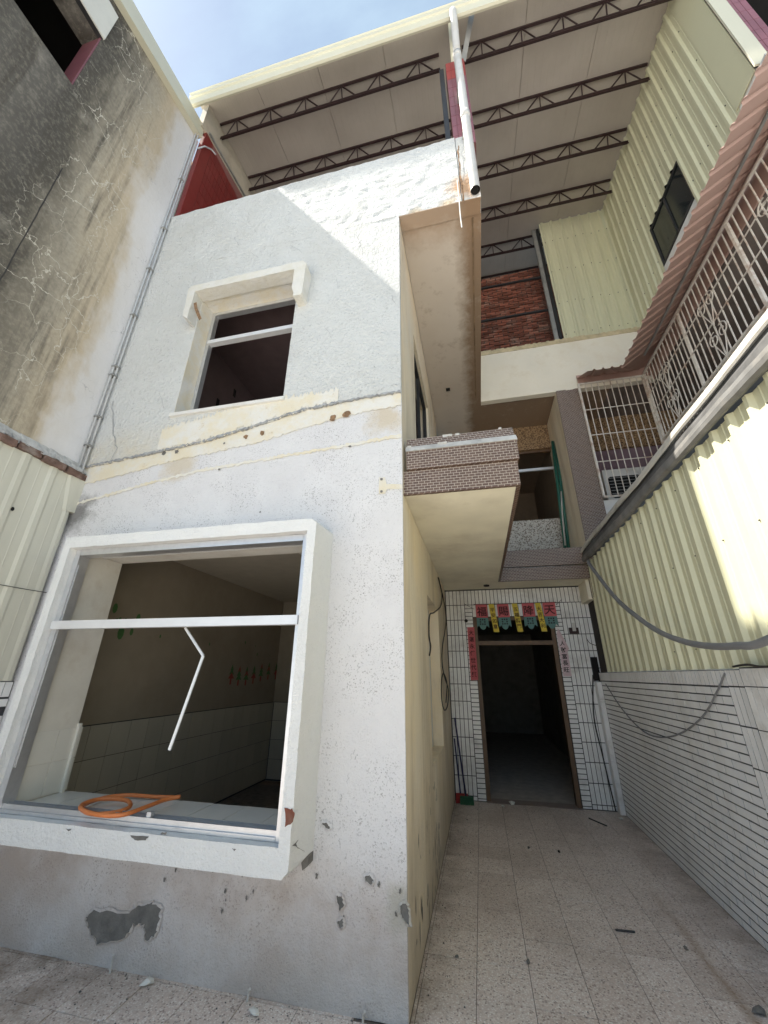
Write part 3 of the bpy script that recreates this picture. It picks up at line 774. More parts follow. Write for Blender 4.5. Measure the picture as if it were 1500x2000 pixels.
# --- aluminium window of the ground floor, glass and lower sashes gone
w1 = MB()
win = MB()
AY = 2.455
x0, x1, z0, z1 = W1
wf = MB().box(x0+.002, x0+.05, AY, AY+.09, z0+.002, z1-.002).build('window_frame', ALU, house)
MB().box(x1-.05, x1-.002, AY, AY+.09, z0+.002, z1-.002).build('jamb', ALU, wf)
MB().box(x0+.052, x1-.052, AY, AY+.09, z1-.05, z1-.003).build('head', ALU, wf)
MB().box(x0+.052, x1-.052, AY, AY+.10, z0+.003, z0+.022).build('sill_track', ALU, wf)
for dy in (.012, .045, .082): MB().box(x0+.052, x1-.052, AY+dy, AY+dy+.006, z0+.0225, z0+.05).build('track_rail', ALU, wf)
MB().box(x0+.01, x1-.03, AY-.022, AY+.03, 1.898, 1.958).build('transom', ALUW, wf)
MB().box(x0+.052, x0+.058, AY+.012, AY+.07, 1.0, 2.4).build('jamb_rail', ALU, wf)
MB().box(-2.02, -1.99, AY+.02, AY+.05, z0+.05, z0+.075).build('catch', ALU, wf)
# interior sill of tiles, reveals
sill = MB().box(x0+.002, x1-.002, AY+.102, 2.955, z0-.03, z0+.0065).build('inner_sill', GROUT, house)
nx = 8
for k in range(nx):
    a = x0+.006+(x1-x0-.012)*k/nx; b = x0+.006+(x1-x0-.012)*(k+1)/nx
    piece('tile', (a+b)/2, (AY+.104+2.953)/2, z0+.007, b-a-.005, 2.953-AY-.106, .006, LTILE, sill)
rev = MB().box(x0+.0015, x0+.004, AY+.102, 2.905, z0+.01, z1-.002).build('left_reveal', REV, house)
for r in range(2):
    for k in range(2):
        yy = AY+.104+.196*k
        piece('tile', x0+.006, yy+.098, z0+.016+.107+.215*r, .005, .192, .210, LTILE, rev)
MB().box(x0+.004, x0+.028, 2.895, 2.918, z0+.01, 1.22).build('corner_trim', LTILE, rev)

# --- upper window: hood mould with ears, recessed frame
HY = 2.54
hood = MB()
hp = [(-2.87, 5.20), (-2.80, 5.15), (-2.79, 5.56), (-1.585, 5.56), (-1.585, 5.28), (-1.56, 5.20), (-1.56, 5.15), (-1.48, 5.15), (-1.465, 5.18), (-1.455, 5.60), (-1.50, 5.665), (-2.86, 5.665), (-2.89, 5.63)]
hood.prism([(a, HY, b) for a, b in hp], (0, YF-.040-HY, 0))
hd = roughen(hood.build('hood_mould', HOODM, house), .06, .004)
MB().poly([(q.x, HY-.002, q.z) for q in (at(u, v, y=HY-.002) for u, v in [(378, 592), (384, 590), (386, 602), (390, 612), (394, 622), (389, 626), (384, 615), (380, 604)])]).build('broken_hole', RUST, hd)
x0, x1, z0, z1 = W2
RY = 2.86
uf = MB().box(x0+.002, x0+.045, RY, RY+.06, z0+.002, z1-.002).build('window_frame', ALU, house)
MB().box(x1-.045, x1-.002, RY, RY+.06, z0+.002, z1-.002).build('jamb', ALU, uf)
MB().box(x0+.046, x1-.046, RY, RY+.06, z1-.045, z1-.002).build('head', ALU, uf)
MB().box(x0+.046, x1-.046, RY, RY+.06, z0+.002, z0+.03).build('sill_track', ALU, uf)
MB().box(x0+.03, x1-.03, RY-.012, RY+.05, 5.085, 5.135).build('transom', ALUW, uf)
for a, b, c, d in ((x0-.0, x0+.003, z0, z1),):
    MB().box(a, b, YF-.046, RY-.002, c+.001, d-.001).build('reveal', LINTEL, house)
MB().box(x0+.004, x1-.004, YF-.046, RY-.002, z1-.004, z1-.001).build('reveal_soffit', LINTEL, house)
MB().box(x0-.02, x1+.02, YF-.075, RY-.003, z0-.035, z0+.001).build('outer_sill', WSTRIP, house)

# --- side wall of the front room towards the passage
NI = (4.10, 5.25, .84, 2.38)
sw = slab_holes('x', YF+.004, YD-.002, 0, 6.248, XC-.15, XC, [(3.60, 5.1, 3.95, 5.5), NI]).build('side_wall', CREAM_SIDE, house)
MB().box(XC-.13, XC-.118, NI[0]-.01, NI[1]+.01, NI[2]-.01, NI[3]+.01).build('blocked_window', WSTRIP, sw)
sf = MB().bar((XC-.06, 3.62, 3.96), (XC-.06, 3.62, 5.49), .05).build('side_window_frame', BSTEEL, house)
MB().bar((XC-.06, 5.08, 3.96), (XC-.06, 5.08, 5.49), .05).build('jamb', BSTEEL, sf)
MB().bar((XC-.06, 4.35, 3.96), (XC-.06, 4.35, 5.49), .04).build('mullion', BSTEEL, sf)
MB().bar((XC-.06, 3.65, 3.98), (XC-.06, 5.05, 3.98), .045).build('rail', BSTEEL, sf)
MB().bar((XC-.06, 3.65, 5.47), (XC-.06, 5.05, 5.47), .045).build('rail', BSTEEL, sf)
rd = random.Random(41)
for k in range(46):
    yy = rd.uniform(2.95, 4.6); zz = abs(rd.gauss(0, .42))+.03
    if zz > 1.25 or (yy < 3.3 and zz < .02): continue
    hh = rd.uniform(.02, .11)*(1.3-zz*.6); ww = rd.uniform(.006, .018)
    MB().poly([(XC+.0022, yy-ww, zz), (XC+.0022, yy-ww*.2, zz-hh*.5), (XC+.0022, yy+ww, zz-hh*.2), (XC+.0022, yy+ww*.7, zz+hh*.4), (XC+.0022, yy-ww*.3, zz+hh*.6)]).build('bare_patch', PEEL, sw)
for k in range(0):
    MB().box(XC, XC+.012, YF+.12+.05*(k % 2), YF+.126+.05*(k % 2), 3.9+.55*k, 3.93+.55*k).build('nail', BWIRE, sw)

# --- interiors
rm = MB().box(-3.56, -3.55, 2.90, 6.93, -.01, 2.90).build('room_left_wall', INTW, house)
MB().box(-3.56, XC-.15, 6.92, 6.98, -.01, 2.90).build('room_back_wall', INTW, house)
MB().box(-3.56, XC-.15, 2.90, 6.93, 2.86, 3.2).build('room_ceiling', INTC, house)
MB().box(-3.56, XC-.15, 2.90, 6.93, -.12, -.01).build('room_floor', INFLOOR, house)
td = MB().box(-3.5495, -3.546, 2.91, 6.918, 0, 1.15).build('tile_dado', GROUT, house)
for r in range(4):
    for k in range(17):
        yy = 2.912+.2355*k
        piece('tile', -3.5445, yy+.117, .02+.281*r+.14, .006, .230, .276, ITILE, td)
tb = MB().box(-3.54, XC-.16, 6.915, 6.9185, 0, 1.15).build('tile_dado', GROUT, house)
for r in range(4):
    for k in range(13):
        piece('tile', -3.53+.2355*k+.117, 6.9135, .02+.281*r+.14, .230, .006, .276, ITILE, tb)
for (u, v, a, s_) in [(226, 1188, .4, 1.2), (235, 1212, 1.2, .8), (246, 1212, .6, .6), (271, 1208, .3, 1.2), (237, 1236, -.3, 1.6), (258, 1234, .8, .9), (229, 1212, 2, .6), (314, 1243, .2, .5), (410, 1258, .1, .5), (480, 1255, .3, .6), (500, 1262, .3, .4), (503, 1278, .6, .6), (528, 1280, 0, .4)]:
    p = at(u, v, x=-3.542); s_ *= .035
    P = [(-3.5485, p.y+s_*math.cos(t)*.7, p.z+s_*1.2*math.sin(t)) for t in [2*math.pi*k/9+a for k in range(9)]]
    MB().poly(P).build('leaf_sticker', LEAFG, rm)
for k in range(9):
    u = 452+14.5*k; v = 1318+4*math.sin(k*.9)-1.0*k*.6
    p = at(u, v, x=-3.548)
    for j in range(3):
        w_ = .075-.018*j; zz = p.z+.055*j-.05
        MB().poly([(-3.5483-.0002*j+.001, p.y-w_, zz), (-3.5483+.001, p.y+w_, zz), (-3.5483+.001, p.y, zz+.085)]).build('tree_sticker', LEAFG if (k+j) % 3 else STRED, rm)
    MB().poly([(-3.5478, p.y-.02, p.z-.13), (-3.5478, p.y+.02, p.z-.13), (-3.5478, p.y+.02, p.z-.05), (-3.5478, p.y-.02, p.z-.05)]).build('tree_sticker', STRED, rm)
lam = MB().bar((-1.75, 3.6, 2.82), (-1.75, 4.8, 2.82), .10, .05).build('ceiling_lamp', WSTRIP, house)
# first floor room
MB().box(-3.56, -3.55, 2.905, 7.05, 3.25, 6.2).build('upper_room_wall', INT1, house)
for u, v in [(425, 787), (458, 768)]:
    p = at(u, v, x=-3.549); MB().box(-3.5495, -3.546, p.y-.03, p.y+.03, p.z-.07, p.z+.07).build('socket_hole', BLACK, house)
MB().box(-3.56, XC-.15, 6.99, 7.05, 3.25, 6.2).build('upper_room_wall', INT1, house)
MB().box(XC-.158, XC-.1505, 2.905, 3.58, 3.25, 6.13).build('upper_room_wall', INT1, house)
MB().box(-3.56, XC-.15, 2.905, 7.05, 6.14, 6.22).build('upper_room_ceiling', INT1, house)
MB().box(-3.56, XC-.15, 2.905, 7.05, 3.201, 3.249).build('upper_room_floor', INT1, house)
MB().box(-3.56, XC-.15, 2.9005, 2.9045, 3.25, 3.97).build('upper_room_wall', INT1, house)

# --- entrance wall with glazed tiles
DX0, DX1, DZ = -.05, 1.165, 2.46
ew = slab_holes('y', XC+.002, 1.75, 0, ZS1-.001, YD, YD+.16, [(DX0, DX1, -1, DZ)]).build('entrance_wall', GROUT, house)
TP, TH = .0597, .2365
def etile(x0, x1, z0, z1):
    piece('tile', (x0+x1)/2, YD-.003, (z0+z1)/2, x1-x0-.0085, .008, z1-z0-.010, WTILE, ew)
ztop = ZS1-.014
def cols(x, lim, st):
    out = []
    while (x-lim)*st < -.012:
        x2 = x+st*TP
        if (x2-lim)*st > 0: x2 = lim
        out.append((min(x, x2), max(x, x2))); x = x2
    return out
LC, RC = cols(DX0-.12, XC+.004, -1), cols(DX1+.12, 1.70, 1)
for (a, b) in LC+cols(DX0-.12, 1.70, 1): etile(a, b, ztop-TH, ztop)
for (a, b) in LC+RC:
    for r in range(1, 13):
        zt, zb = ztop-TH*r, max(.004, ztop-TH*(r+1))
        if zt-zb > .02: etile(a, b, zb, zt)
xq = DX0
while xq < DX1-.02:
    etile(xq, min(xq+TP, DX1), DZ+.004, ztop-TH); xq += TP
z = ztop-TH
while z > .03:
    etile(DX0-.118, DX0, max(.004, z-TP), z); etile(DX1, DX1+.118, max(.004, z-TP), z); z -= TP
# door frame and hall behind
df = MB().bar((DX0+.03, YD+.09, 0), (DX0+.03, YD+.09, DZ), .055, .14, (0, 1, 0)).build('door_frame', WOODD, house)
MB().bar((DX1-.03, YD+.09, 0), (DX1-.03, YD+.09, DZ), .055, .14, (0, 1, 0)).build('jamb', WOODD, df)
MB().box(DX0+.058, DX1-.058, YD+.03, YD+.15, 2.04, 2.10).build('transom', WOODD, df)
MB().box(DX0+.058, DX1-.058, YD+.03, YD+.15, DZ-.05, DZ-.001).build('head', WOODD, df)
MB().box(DX0, DX1, YD-.04, YD+.18, -.012, .004).build('threshold', plain('threshold_stone', (.30, .24, .21), .6, var=.15, scale=9), df)
MB().box(XC-.1, XC-.02, YD+.17, 14, 0, 2.9).build('hall_wall', HALLW, house)
MB().box(1.70, 1.78, YD+.17, 14, 0, 2.9).build('hall_wall', HALLW, house)
MB().box(XC-.1, 1.78, 14, 14.1, 0, 2.9).build('hall_wall', HALLW, house)
MB().box(XC-.1, 1.78, YD+.165, 14.1, 2.85, 2.905).build('hall_ceiling', HALLW, house)
MB().box(XC-.1, 1.78, YD+.185, 14.1, -.1, 0.).build('hall_floor', HALLF, house)
# low tiled pier by the entrance on the right
pr_ = MB().box(1.575, XR-.002, YD-.145, YD-.012, 0, 1.53).build('entrance_pier', RTILE, house)
for r in range(7):
    zt, zb = 1.53-TH*r, max(.003, 1.53-TH*(r+1))
    if zt-zb > .03: piece('tile', 1.607, YD-.149, (zt+zb)/2, .056, .008, zt-zb-.006, WTILE, pr_)

# --- first floor balcony (strip along the room and along the back)
b1 = MB()
b1.box(XC+.002, XS-.03, YF+.06, YD-.002, ZS1, ZS1+.18)
b1.box(XS-.028, 1.66, YS+.03, YD-.002, ZS1+.001, ZS1+.18)
b1.box(XC+.002, 1.66, YD, YB, ZS1+.002, ZS1+.18)
b1.build('balcony_slab', SOFFIT1, house)
fb = MB()
fb.box(XC-.004, XS, YF+.03, YF+.058, ZS1-.003, 3.115)
fb.box(XS-.028, XS+.002, YF+.0585, YS+.0285, ZS1-.003, 3.115)
fb.box(XS+.003, 1.675, YS, YS+.028, ZS1-.003, 3.10)
fb.build('fascia_band', MOS, house)
fb = MB()
fb.box(XC+.03, XS+.015, YF+.012, YF+.06, 3.119, 3.285)
fb.box(XS-.05, XS+.0145, YF+.0605, YS+.0285, 3.125, 3.36)
fb.box(XS+.032, 1.685, YS-.02, YS+.028, 3.115, 3.37)
fb.build('upstand_band', MOS, house)
fb = MB()
fb.hexa([(XC+.025, YF+.004, 3.286), (XS+.02, YF+.004, 3.286), (XS+.02, YF+.10, 3.286), (XC+.025, YF+.10, 3.286), (XC+.025, YF+.02, 3.335), (XS+.015, YF+.02, 3.335), (XS+.015, YF+.10, 3.335), (XC+.025, YF+.10, 3.335)])
fb.build('cement_ledge', plain('patched_cement', (.46, .455, .44), .9, var=.25, scale=9, bmp=.8, bscale=40, dirt=(.68, .66, .62), dscale=7), house)
fb = MB(); fb.hexa([(XC+.03, YF+.025, 3.337), (XS+.005, YF+.025, 3.337), (XS+.005, YF+.10, 3.337), (XC+.03, YF+.10, 3.337), (XC+.03, YF+.05, 3.425), (XS+.0, YF+.05, 3.425), (XS+.0, YF+.12, 3.425), (XC+.03, YF+.12, 3.425)])
fb.build('top_band', MOS, house)
rdw = random.Random(61)
for k in range(12):
    xq_ = rdw.uniform(XC+.05, XS-.02); zq_ = rdw.choice((3.335, 3.42, 3.425, 3.29)); w_ = rdw.uniform(.006, .022)
    yq_ = {3.335: YF+.018, 3.42: YF+.046, 3.425: YF+.048, 3.29: YF+.004}[zq_]
    roughen(MB().box(xq_-w_, xq_+w_, yq_-.004, yq_+.03, zq_-rdw.uniform(.008, .022), zq_+.006).build('mortar_crumb', GREYL, house), .010, .006, k)
MB().box(1.60, 1.90, YS+.10, YD-.01, 2.62, ZS1-.004).build('beam_end', SOFFIT1, house)
MB().box(1.645, 1.90, YS-.0, YS+.098, 2.63, 3.10).build('beam_end_cladding', MOS, house)
# upper back wall with a window
MB().box(XC, 1.69, YB, YB+.15, 5.72, 6.25).build('brown_lintel_wall', PEB_B, house)
MB().box(XC, 1.69, YB, YB+.15, 3.09, 4.24).build('pebble_dash_panel', PEB_G, house)
MB().box(XC, .30, YB+.001, YB+.149, 4.24, 5.72).build('upper_back_wall', PEB_G, house)
MB().box(.30, 1.69, YB+.06, YB+.10, 5.28, 5.33).build('window_transom', ALUW, house)
MB().box(.30, 1.69, YB+.05, YB+.11, 5.67, 5.719).build('window_head', WOODD, house)
bk = MB(); bk.box(XC, 1.75, 9.6, 9.7, 3.1, 6.2); bk.box(XC-.1, XC, YB+.15, 9.6, 3.1, 6.2); bk.box(XC, 1.75, YB+.16, 9.6, 5.9, 5.95); bk.box(1.69, 1.75, YB+.15, 9.6, 3.1, 6.2)
bk.build('back_room_walls', plain('brown_room_paint', (.22, .16, .11), .85, var=.1), house)
MB().box(1.05, 1.5, 8.8, 9.3, 3.1, 4.6).build('cupboard', plain('pale_brown_board', (.32, .24, .16), .7, var=.1), house)
# party wall nib between the two balconies
MB().box(1.69, 2.045, YS+.022, YB+.15, 2.95, 6.247).build('party_wall', CREAM_SIDE, house)
MB().box(1.688, 2.047, YS, YS+.02, 2.95, 6.245).build('party_wall_cladding', MOS, house)
# --- top floor slab, soffit and parapets
b2 = MB()
b2.box(XC+.002, XS, YF+.12, YB+.15, ZS2+.008, 6.45)
b2.box(XS+.0005, 2.6, YS+.02, YB+.15, ZS2+.009, 6.44)
b2.box(XC+.002, XS-.006, YF-.043, YF+.119, ZS2, 6.262-.001)
b2.build('top_slab', SOFFIT2, house)
dr = MB().box(XS-.10, XS-.085, YF+.14, YS-.1, ZS2+.0, ZS2+.0075).build('drip_groove', DRIP, house)
sp_ = MB().box(XS-.10, XS, YF+.162, YS+.02, 6.4505, 7.36).build('side_parapet', WSTRIP, house)
fp_ = roughen(MB().box(XS+.001, 3.28, YS, YS+.11, ZS2-.02, 7.30).build('back_parapet', plain('cream_white_plaster', (.84, .79, .67), .8, var=.05, scale=2, bmp=.4, bscale=35, dirt=(.76, .69, .55), dscale=4), house), .12, .004)
cm = MB(); rd = random.Random(5); N = 60
for k in range(N):
    a = XS+.001+(3.27-XS)*k/N; b = XS+.001+(3.27-XS)*(k+1)/N; d0 = rd.uniform(0, .02)
    cm.box(a, b-.0003, YS-.006-d0*.3, YS+.10, 7.3005+d0*.1, 7.385+d0)
cm.build('rough_coping', plain('rough_yellow_mortar', (.56, .47, .30), .9, var=.2, scale=10, bmp=1, bscale=30), house)
MB().box(XC-.15, XS-.102, YF+.165, 10, 6.452, 6.5).build('top_floor_slab', CONC, house)
MB().box(XL, XC-.15, YF+.165, 10, 6.222, 6.5).build('top_floor_slab', CONC, house)
MB().box(XS, 3.3, YS+.112, 10, 6.445, 6.5).build('top_floor_slab', CONC, house)
MB().box(-.2, -.13, 5.6, 5.67, ZS2-.004, ZS2+.02).build('lamp_hole', BLACK, house)
MB().tube([(.20, 6.30, ZS1-.02), (.20, 6.30, ZS1+.01)], .045, 12).build('lamp_hole', BLACK, house)

# ================================================================== steel roof
def zc(y): return 10.30+.16*(y-2.95)
roof = thing('steel_roof', (-.2, 2.45, 9.7), 'cream edged steel canopy roof on dark trusses over the top floor', 'roof')
edges = [-3.78, -2.75, -1.72, -.69, .34, 1.37, 2.40, 3.32]
for a, b in zip(edges, edges[1:]):
    y0, y1 = 2.47, 10.4
    MB().hexa([(a+.003, y0, zc(y0)), (b-.003, y0, zc(y0)), (b-.003, y1, zc(y1)), (a+.003, y1, zc(y1)),
               (a+.003, y0, zc(y0)+.03), (b-.003, y0, zc(y0)+.03), (b-.003, y1, zc(y1)+.03), (a+.003, y1, zc(y1)+.03)]).build('roof_sheet', CEIL, roof)
MB().hexa([(-3.78, 2.47, zc(2.47)+.034), (3.7, 2.47, zc(2.47)+.034), (3.7, 10.4, zc(10.4)+.034), (-3.78, 10.4, zc(10.4)+.034),
           (-3.78, 2.47, zc(2.47)+.06), (3.7, 2.47, zc(2.47)+.06), (3.7, 10.4, zc(10.4)+.06), (-3.78, 10.4, zc(10.4)+.06)]).build('roof_deck', FLASH, roof)
# box gutter as front fascia
FX0, FX1 = -3.74, 3.75
fs = MB()
prof = [(2.30, 9.99), (2.30, 10.06), (2.285, 10.06), (2.285, 10.30), (2.27, 10.33), (2.30, 10.345), (2.33, 10.33), (2.45, 10.33), (2.47, 10.24), (2.47, 9.82), (2.44, 9.765), (2.36, 9.80)]
prof = [(2.44, 9.765), (2.41, 9.772), (2.395, 9.905), (2.375, 9.915), (2.372, 9.985), (2.358, 10.0), (2.372, 10.016), (2.465, 10.016), (2.465, 9.775)]
fs.prism([(FX0, a, b) for a, b in prof], (FX1-FX0, 0, 0)); fs.build('gutter_fascia', FLASH, roof)
def truss(x0, x1, y, dz=.0):
    zt, zb, yt, yb = zc(y)-.04, zc(y)-.26, y-.04, y+.05
    t = MB().bar((x0, yt, zt), (x1, yt, zt), .032, .035).build('purlin_truss', STEEL, roof)
    MB().bar((x0, yb, zb), (x1, yb, zb), .045, .03).build('chord', STEEL, t)
    MB().bar((x0, yb-.02, zb-.055), (x1, yb-.02, zb-.055), .012).build('tie_rod', STEEL, t)
    n = max(2, int(round((x1-x0)/.58))); st = (x1-x0)/n
    for k in range(n):
        a = x0+k*st
        for f in (.12, .5, .88):
            MB().bar((a+st*f, yb, zb), (a+st*.5, yt, zt), .016).build('web_bar', STEEL, t)
        MB().bar((a+st*.88, yb, zb), (min(x1, a+st), yb-.02, zb-.05), .010).build('web_bar', STEEL, t)
        MB().bar((a+st*.12, yb, zb), (a, yb-.02, zb-.05), .010).build('web_bar', STEEL, t)
    return t
for y in (2.93, 3.79): truss(-3.60, .12, y)
for y in (2.93, 3.79, 4.65, 5.51, 6.40, 7.3, 8.2): truss(.46 if y < 3.5 else .10, 3.27, y)
for y in (4.65, 5.51): truss(-3.60, .10, y)
# edge beam along the left
eb = MB(); y0, y1 = 2.62, 9.9
eb.hexa([(-3.72, y0, zc(y0)-.62), (-3.62, y0, zc(y0)-.62), (-3.62, y1, zc(y1)-.62), (-3.72, y1, zc(y1)-.62), (-3.72, y0, zc(y0)-.01), (-3.62, y0, zc(y0)-.01), (-3.62, y1, zc(y1)-.01), (-3.72, y1, zc(y1)-.01)])
eb.build('edge_beam', plain('greyish_beam_paint', (.50, .45, .37), .7, var=.1, dirt=(.30, .25, .2), dscale=3), roof)
MB().bar((-3.60, 2.75, zc(2.75)-.58), (-3.60, 9.8, zc(9.8)-.58), .025, .03).build('edge_rail', STEELG, roof)
MB().bar((.30, 2.83, 9.55), (.30, 2.6, zc(2.6)-.02), .05, .05).build('post', FLASH, roof)
MB().bar((.44, 2.80, 9.58), (.64, 2.47, zc(2.47)-.04), .07, .012).build('brace', STEELG, roof)
# tiled post and red tiled side wall of the top floor
pc = MB().box(.19, .44, 2.765, 2.97, 7.46, 9.54).build('tiled_column', REDG, house)
for i in range(4):
    for r in range(9):
        zt = 9.535-.2315*r
        piece('tile', .19+.0625*(i+.5), 2.762, zt-.114, .058, .007, .225, REDB if r < 2 else MARO, pc)
for r in range(9):
    for i in range(3):
        piece('tile', .443, 2.775+.0625*(i+.5), 9.535-.2315*r-.114, .007, .058, .225, REDB if r < 2 else MARO, pc)
MB().box(.10, .16, 2.80, 2.90, 6.5, 9.54).build('steel_post', BSTEEL, house)
rw_ = MB().hexa([(-3.70, 2.885, 6.5), (-3.622, 2.885, 6.5), (-3.622, 9.9, 6.5), (-3.70, 9.9, 6.5), (-3.70, 2.885, 9.66), (-3.622, 2.885, 9.66), (-3.622, 9.9, 10.78), (-3.70, 9.9, 10.78)]).build('red_tiled_wall', REDG, house)
MB().box(-3.70, -3.615, 2.72, 2.884, 7.45, 9.64).build('red_tiled_return', REDT, house)
for i in range(34):
    for r in range(11):
        yy = 2.89+.0625*(i+.5); zz = 7.25+.2315*(r+.5)
        if zz+.12 < 9.66+.16*(yy-2.885)-.02 and zz > 7.3+.10*(i-8):
            piece('tile', -3.620, yy, zz, .007, .059, .226, REDT, rw_)
# back of the top floor: brick wall, far wall
bw = MB().box(.42, 2.35, YD+.1, YD+.2, 6.5, 10.22).build('brick_wall', MORTAR, house)
rd = random.Random(17); BL, BH = .205, .0615; cntb = 0
extra = MB()
rows = int((10.22-7.36)/BH)
for r in range(rows):
    zz = 7.36+BH*(r+.5); off = (r % 2)*BL/2
    for k in range(-1, 10):
        xa = .44+k*BL+off; xb = xa+BL
        if xb < .50 or xa > 2.25: continue
        ww = BL-.022
        px = (xa+xb)/2; dy = rd.uniform(-.012, .012)
        if px < 1.95 and xa > .48 and cntb < 300:
            piece('brick', px, YD+.095+dy, zz, ww, .04, BH-.016, BRICKM, bw, (0, rd.uniform(-.012, .012), rd.uniform(-.05, .05))); cntb += 1
        else:
            extra.box(xa+.008, xb-.008, YD+.075+dy, YD+.11, zz-BH/2+.006, zz+BH/2-.006)
tag(extra.build('brickwork', BRICKM, bw), kind='stuff')
fr_ = MB().bar((1.93, YS+.17, 7.30), (1.93, YS+.17, zc(6.2)-.02), .075, .05, (0, 1, 0)).build('steel_frame', STEELG, house)
MB().bar((2.01, YS+.17, 7.30), (2.01, YS+.17, zc(6.2)-.02), .05, .05, (0, 1, 0)).build('post', BSTEEL, fr_)
for zz in (7.52, 8.40, 9.35): MB().bar((.42, YS+.20, zz), (2.2, YS+.20, zz), .04, .035).build('rail', BSTEEL, fr_)
MB().box(-3.7, 3.4, 9.95, 10.05, 6.5, 11.6).build('top_floor_back_wall', plain('grey_back_wall', (.22, .20, .19), .9, var=.15), house)

# ================================================================== left neighbour
nb = thing('neighbour_building', (-4.2, 1.2, 0), 'weathered cracked plaster building on the left with mould streaks', 'building')
def zn(y): return 9.40+.16*(y-2.62)
NY0 = .57  # unseen front end, cut back so sunlit ground lies closer
VO = (.63, 1.285, 7.33, 8.42)
lw = slab_holes('x', NY0, YF+.001, 3.44, 8.9, XL-.28, XL, [VO])
lw.v = [(x, y, zn(y) if z > 8.89 else z) for x, y, z in lw.v]
lw.build('plaster_wall', LEFTW, nb)
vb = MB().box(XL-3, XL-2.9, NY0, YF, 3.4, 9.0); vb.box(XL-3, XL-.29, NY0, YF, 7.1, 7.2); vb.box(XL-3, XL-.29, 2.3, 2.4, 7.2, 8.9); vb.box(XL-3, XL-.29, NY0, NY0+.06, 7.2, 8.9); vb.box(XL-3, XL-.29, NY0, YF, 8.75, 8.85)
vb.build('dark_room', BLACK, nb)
MB().box(XL-.26, XL-.01, VO[1]-.0135, VO[1]-.001, VO[2], VO[3]-.01).build('tiled_jamb', MARO, nb)
MB().box(XL-.02, XL+.02, NY0+.05, 1.30, 8.425, 9.02).build('shutter_box', plain('white_shutter_box', (.66, .655, .60), .6, var=.05), nb)
MB().bar((XL-.02, NY0+.05, 8.43), (XL-.02, 1.29, 8.43), .05, .03).build('shutter_rail', BSTEEL, nb)
fh = MB(); y0, y1 = NY0, 2.69
fh.hexa([(XL-.1, y0, zn(y0)-.02), (XL+.085, y0, zn(y0)-.02), (XL+.085, y1, zn(y1)+.01), (XL-.1, y1, zn(y1)+.01), (XL-.1, y0, zn(y0)+.34), (XL+.06, y0, zn(y0)+.34), (XL+.06, y1, zn(y1)+.34), (XL-.1, y1, zn(y1)+.34)])
fh.build('roof_flashing', FLASH, nb)
MB().hexa([(-10, NY0, zn(NY0)-.1), (XL-.285, NY0, zn(NY0)-.1), (XL-.285, 9, zn(9)-.1), (-10, 9, zn(9)-.1), (-10, NY0, zn(NY0)), (XL-.285, NY0, zn(NY0)), (XL-.285, 9, zn(9)), (-10, 9, zn(9))]).build('roof', FLASH, nb)
MB().box(-10, XL-.285, NY0, NY0+.1, 0, 8.8).build('street_wall', WHITE_UP, nb)
MB().box(XL-.03, XL+.012, 2.44, 2.70, 4.0, 9.35) if False else None
# vertical dark joint in the plaster
roughen(MB().box(XL-.004, XL+.0025, 1.513, 1.522, 3.5, 6.3).build('plaster_joint', BWIRE, nb), .08, .004)
# broken ledge with bricks above the sheeting
lg = MB(); rd = random.Random(9); N = 46
for k in range(N):
    a = 1.2+1.5*k/N; b = 1.2+1.5*(k+1)/N; q = rd.uniform(-.012, .012); e = rd.uniform(0, .03)
    lg.hexa([(XL-.05, a, 3.43+q), (XL+.055+e, a, 3.40+q), (XL+.055+e, b, 3.40+q), (XL-.05, b, 3.43+q), (XL-.05, a, 3.52+q), (XL+.012, a, 3.50+q*.5), (XL+.012, b, 3.50+q*.5), (XL-.05, b, 3.52+q)])
lg.build('broken_ledge', plain('crumbling_white_plaster', (.56, .55, .53), .9, var=.25, scale=14, bmp=1, bscale=50, dirt=(.25, .22, .2), dscale=8), nb)
for k in range(7):
    a = 1.22+.212*k; d = rd.uniform(-.012, .012)
    piece('brick', XL+.025+d, a+.1, 3.37+rd.uniform(-.01, .01), .09, .192, .058, DBRICK, nb, (rd.uniform(-.04, .04), 0, rd.uniform(-.05, .05)))
MB().box(XL-.28, XL-.001, NY0, YF, 3.3, 3.439).build('brick_course', MORTAR, nb)
MB().box(XL-.2, XL, NY0, YF+.001, 0, 3.3).build('lower_wall', WSTRIP, nb)
SX = XL+.035
ys = [.60, 1.26, 1.98, 2.66]
for a, b in zip(ys, ys[1:]):
    corr('x', a, b, 1.53, 3.345, SX, 1, pitch=.235, amp=.012, phase=.11).build('metal_sheet', CORRL, nb)
MB().hexa([(XL+.002, 2.55, 3.0), (XL+.05, 2.62, 3.0), (XL+.06, 2.70, 3.0), (XL+.002, 2.70, 3.0), (XL+.002, 2.50, 3.36), (XL+.052, 2.56, 3.36), (XL+.07, 2.698, 3.36), (XL+.002, 2.698, 3.36)]).build('corner_flashing', CORRL, nb)
p = at(24, 994, x=SX+.01); MB().poly([(SX+.0135, p.y+.014*math.cos(t), p.z+.018*math.sin(t)) for t in [k*.7 for k in range(9)]]).build('screw_hole', BLACK, nb)
crk = [at(u, v, x=SX+.014) for u, v in [(0, 1142), (45, 1150), (94, 1158)]]
MB().tube(crk, .003, 5).build('sheet_crack', BWIRE, nb)
dt = MB(); rd = random.Random(12)
bk2 = MB().box(XL+.001, XL+.030, NY0, YF-.022, 0, 1.525).build('tile_backing', GROUT, nb)
for k in range(15):
    yy = 2.69-TP*k
    piece('tile', XL+.034, yy-TP/2, 1.525-.058, .008, TP-.006, .108, WTILE, nb)
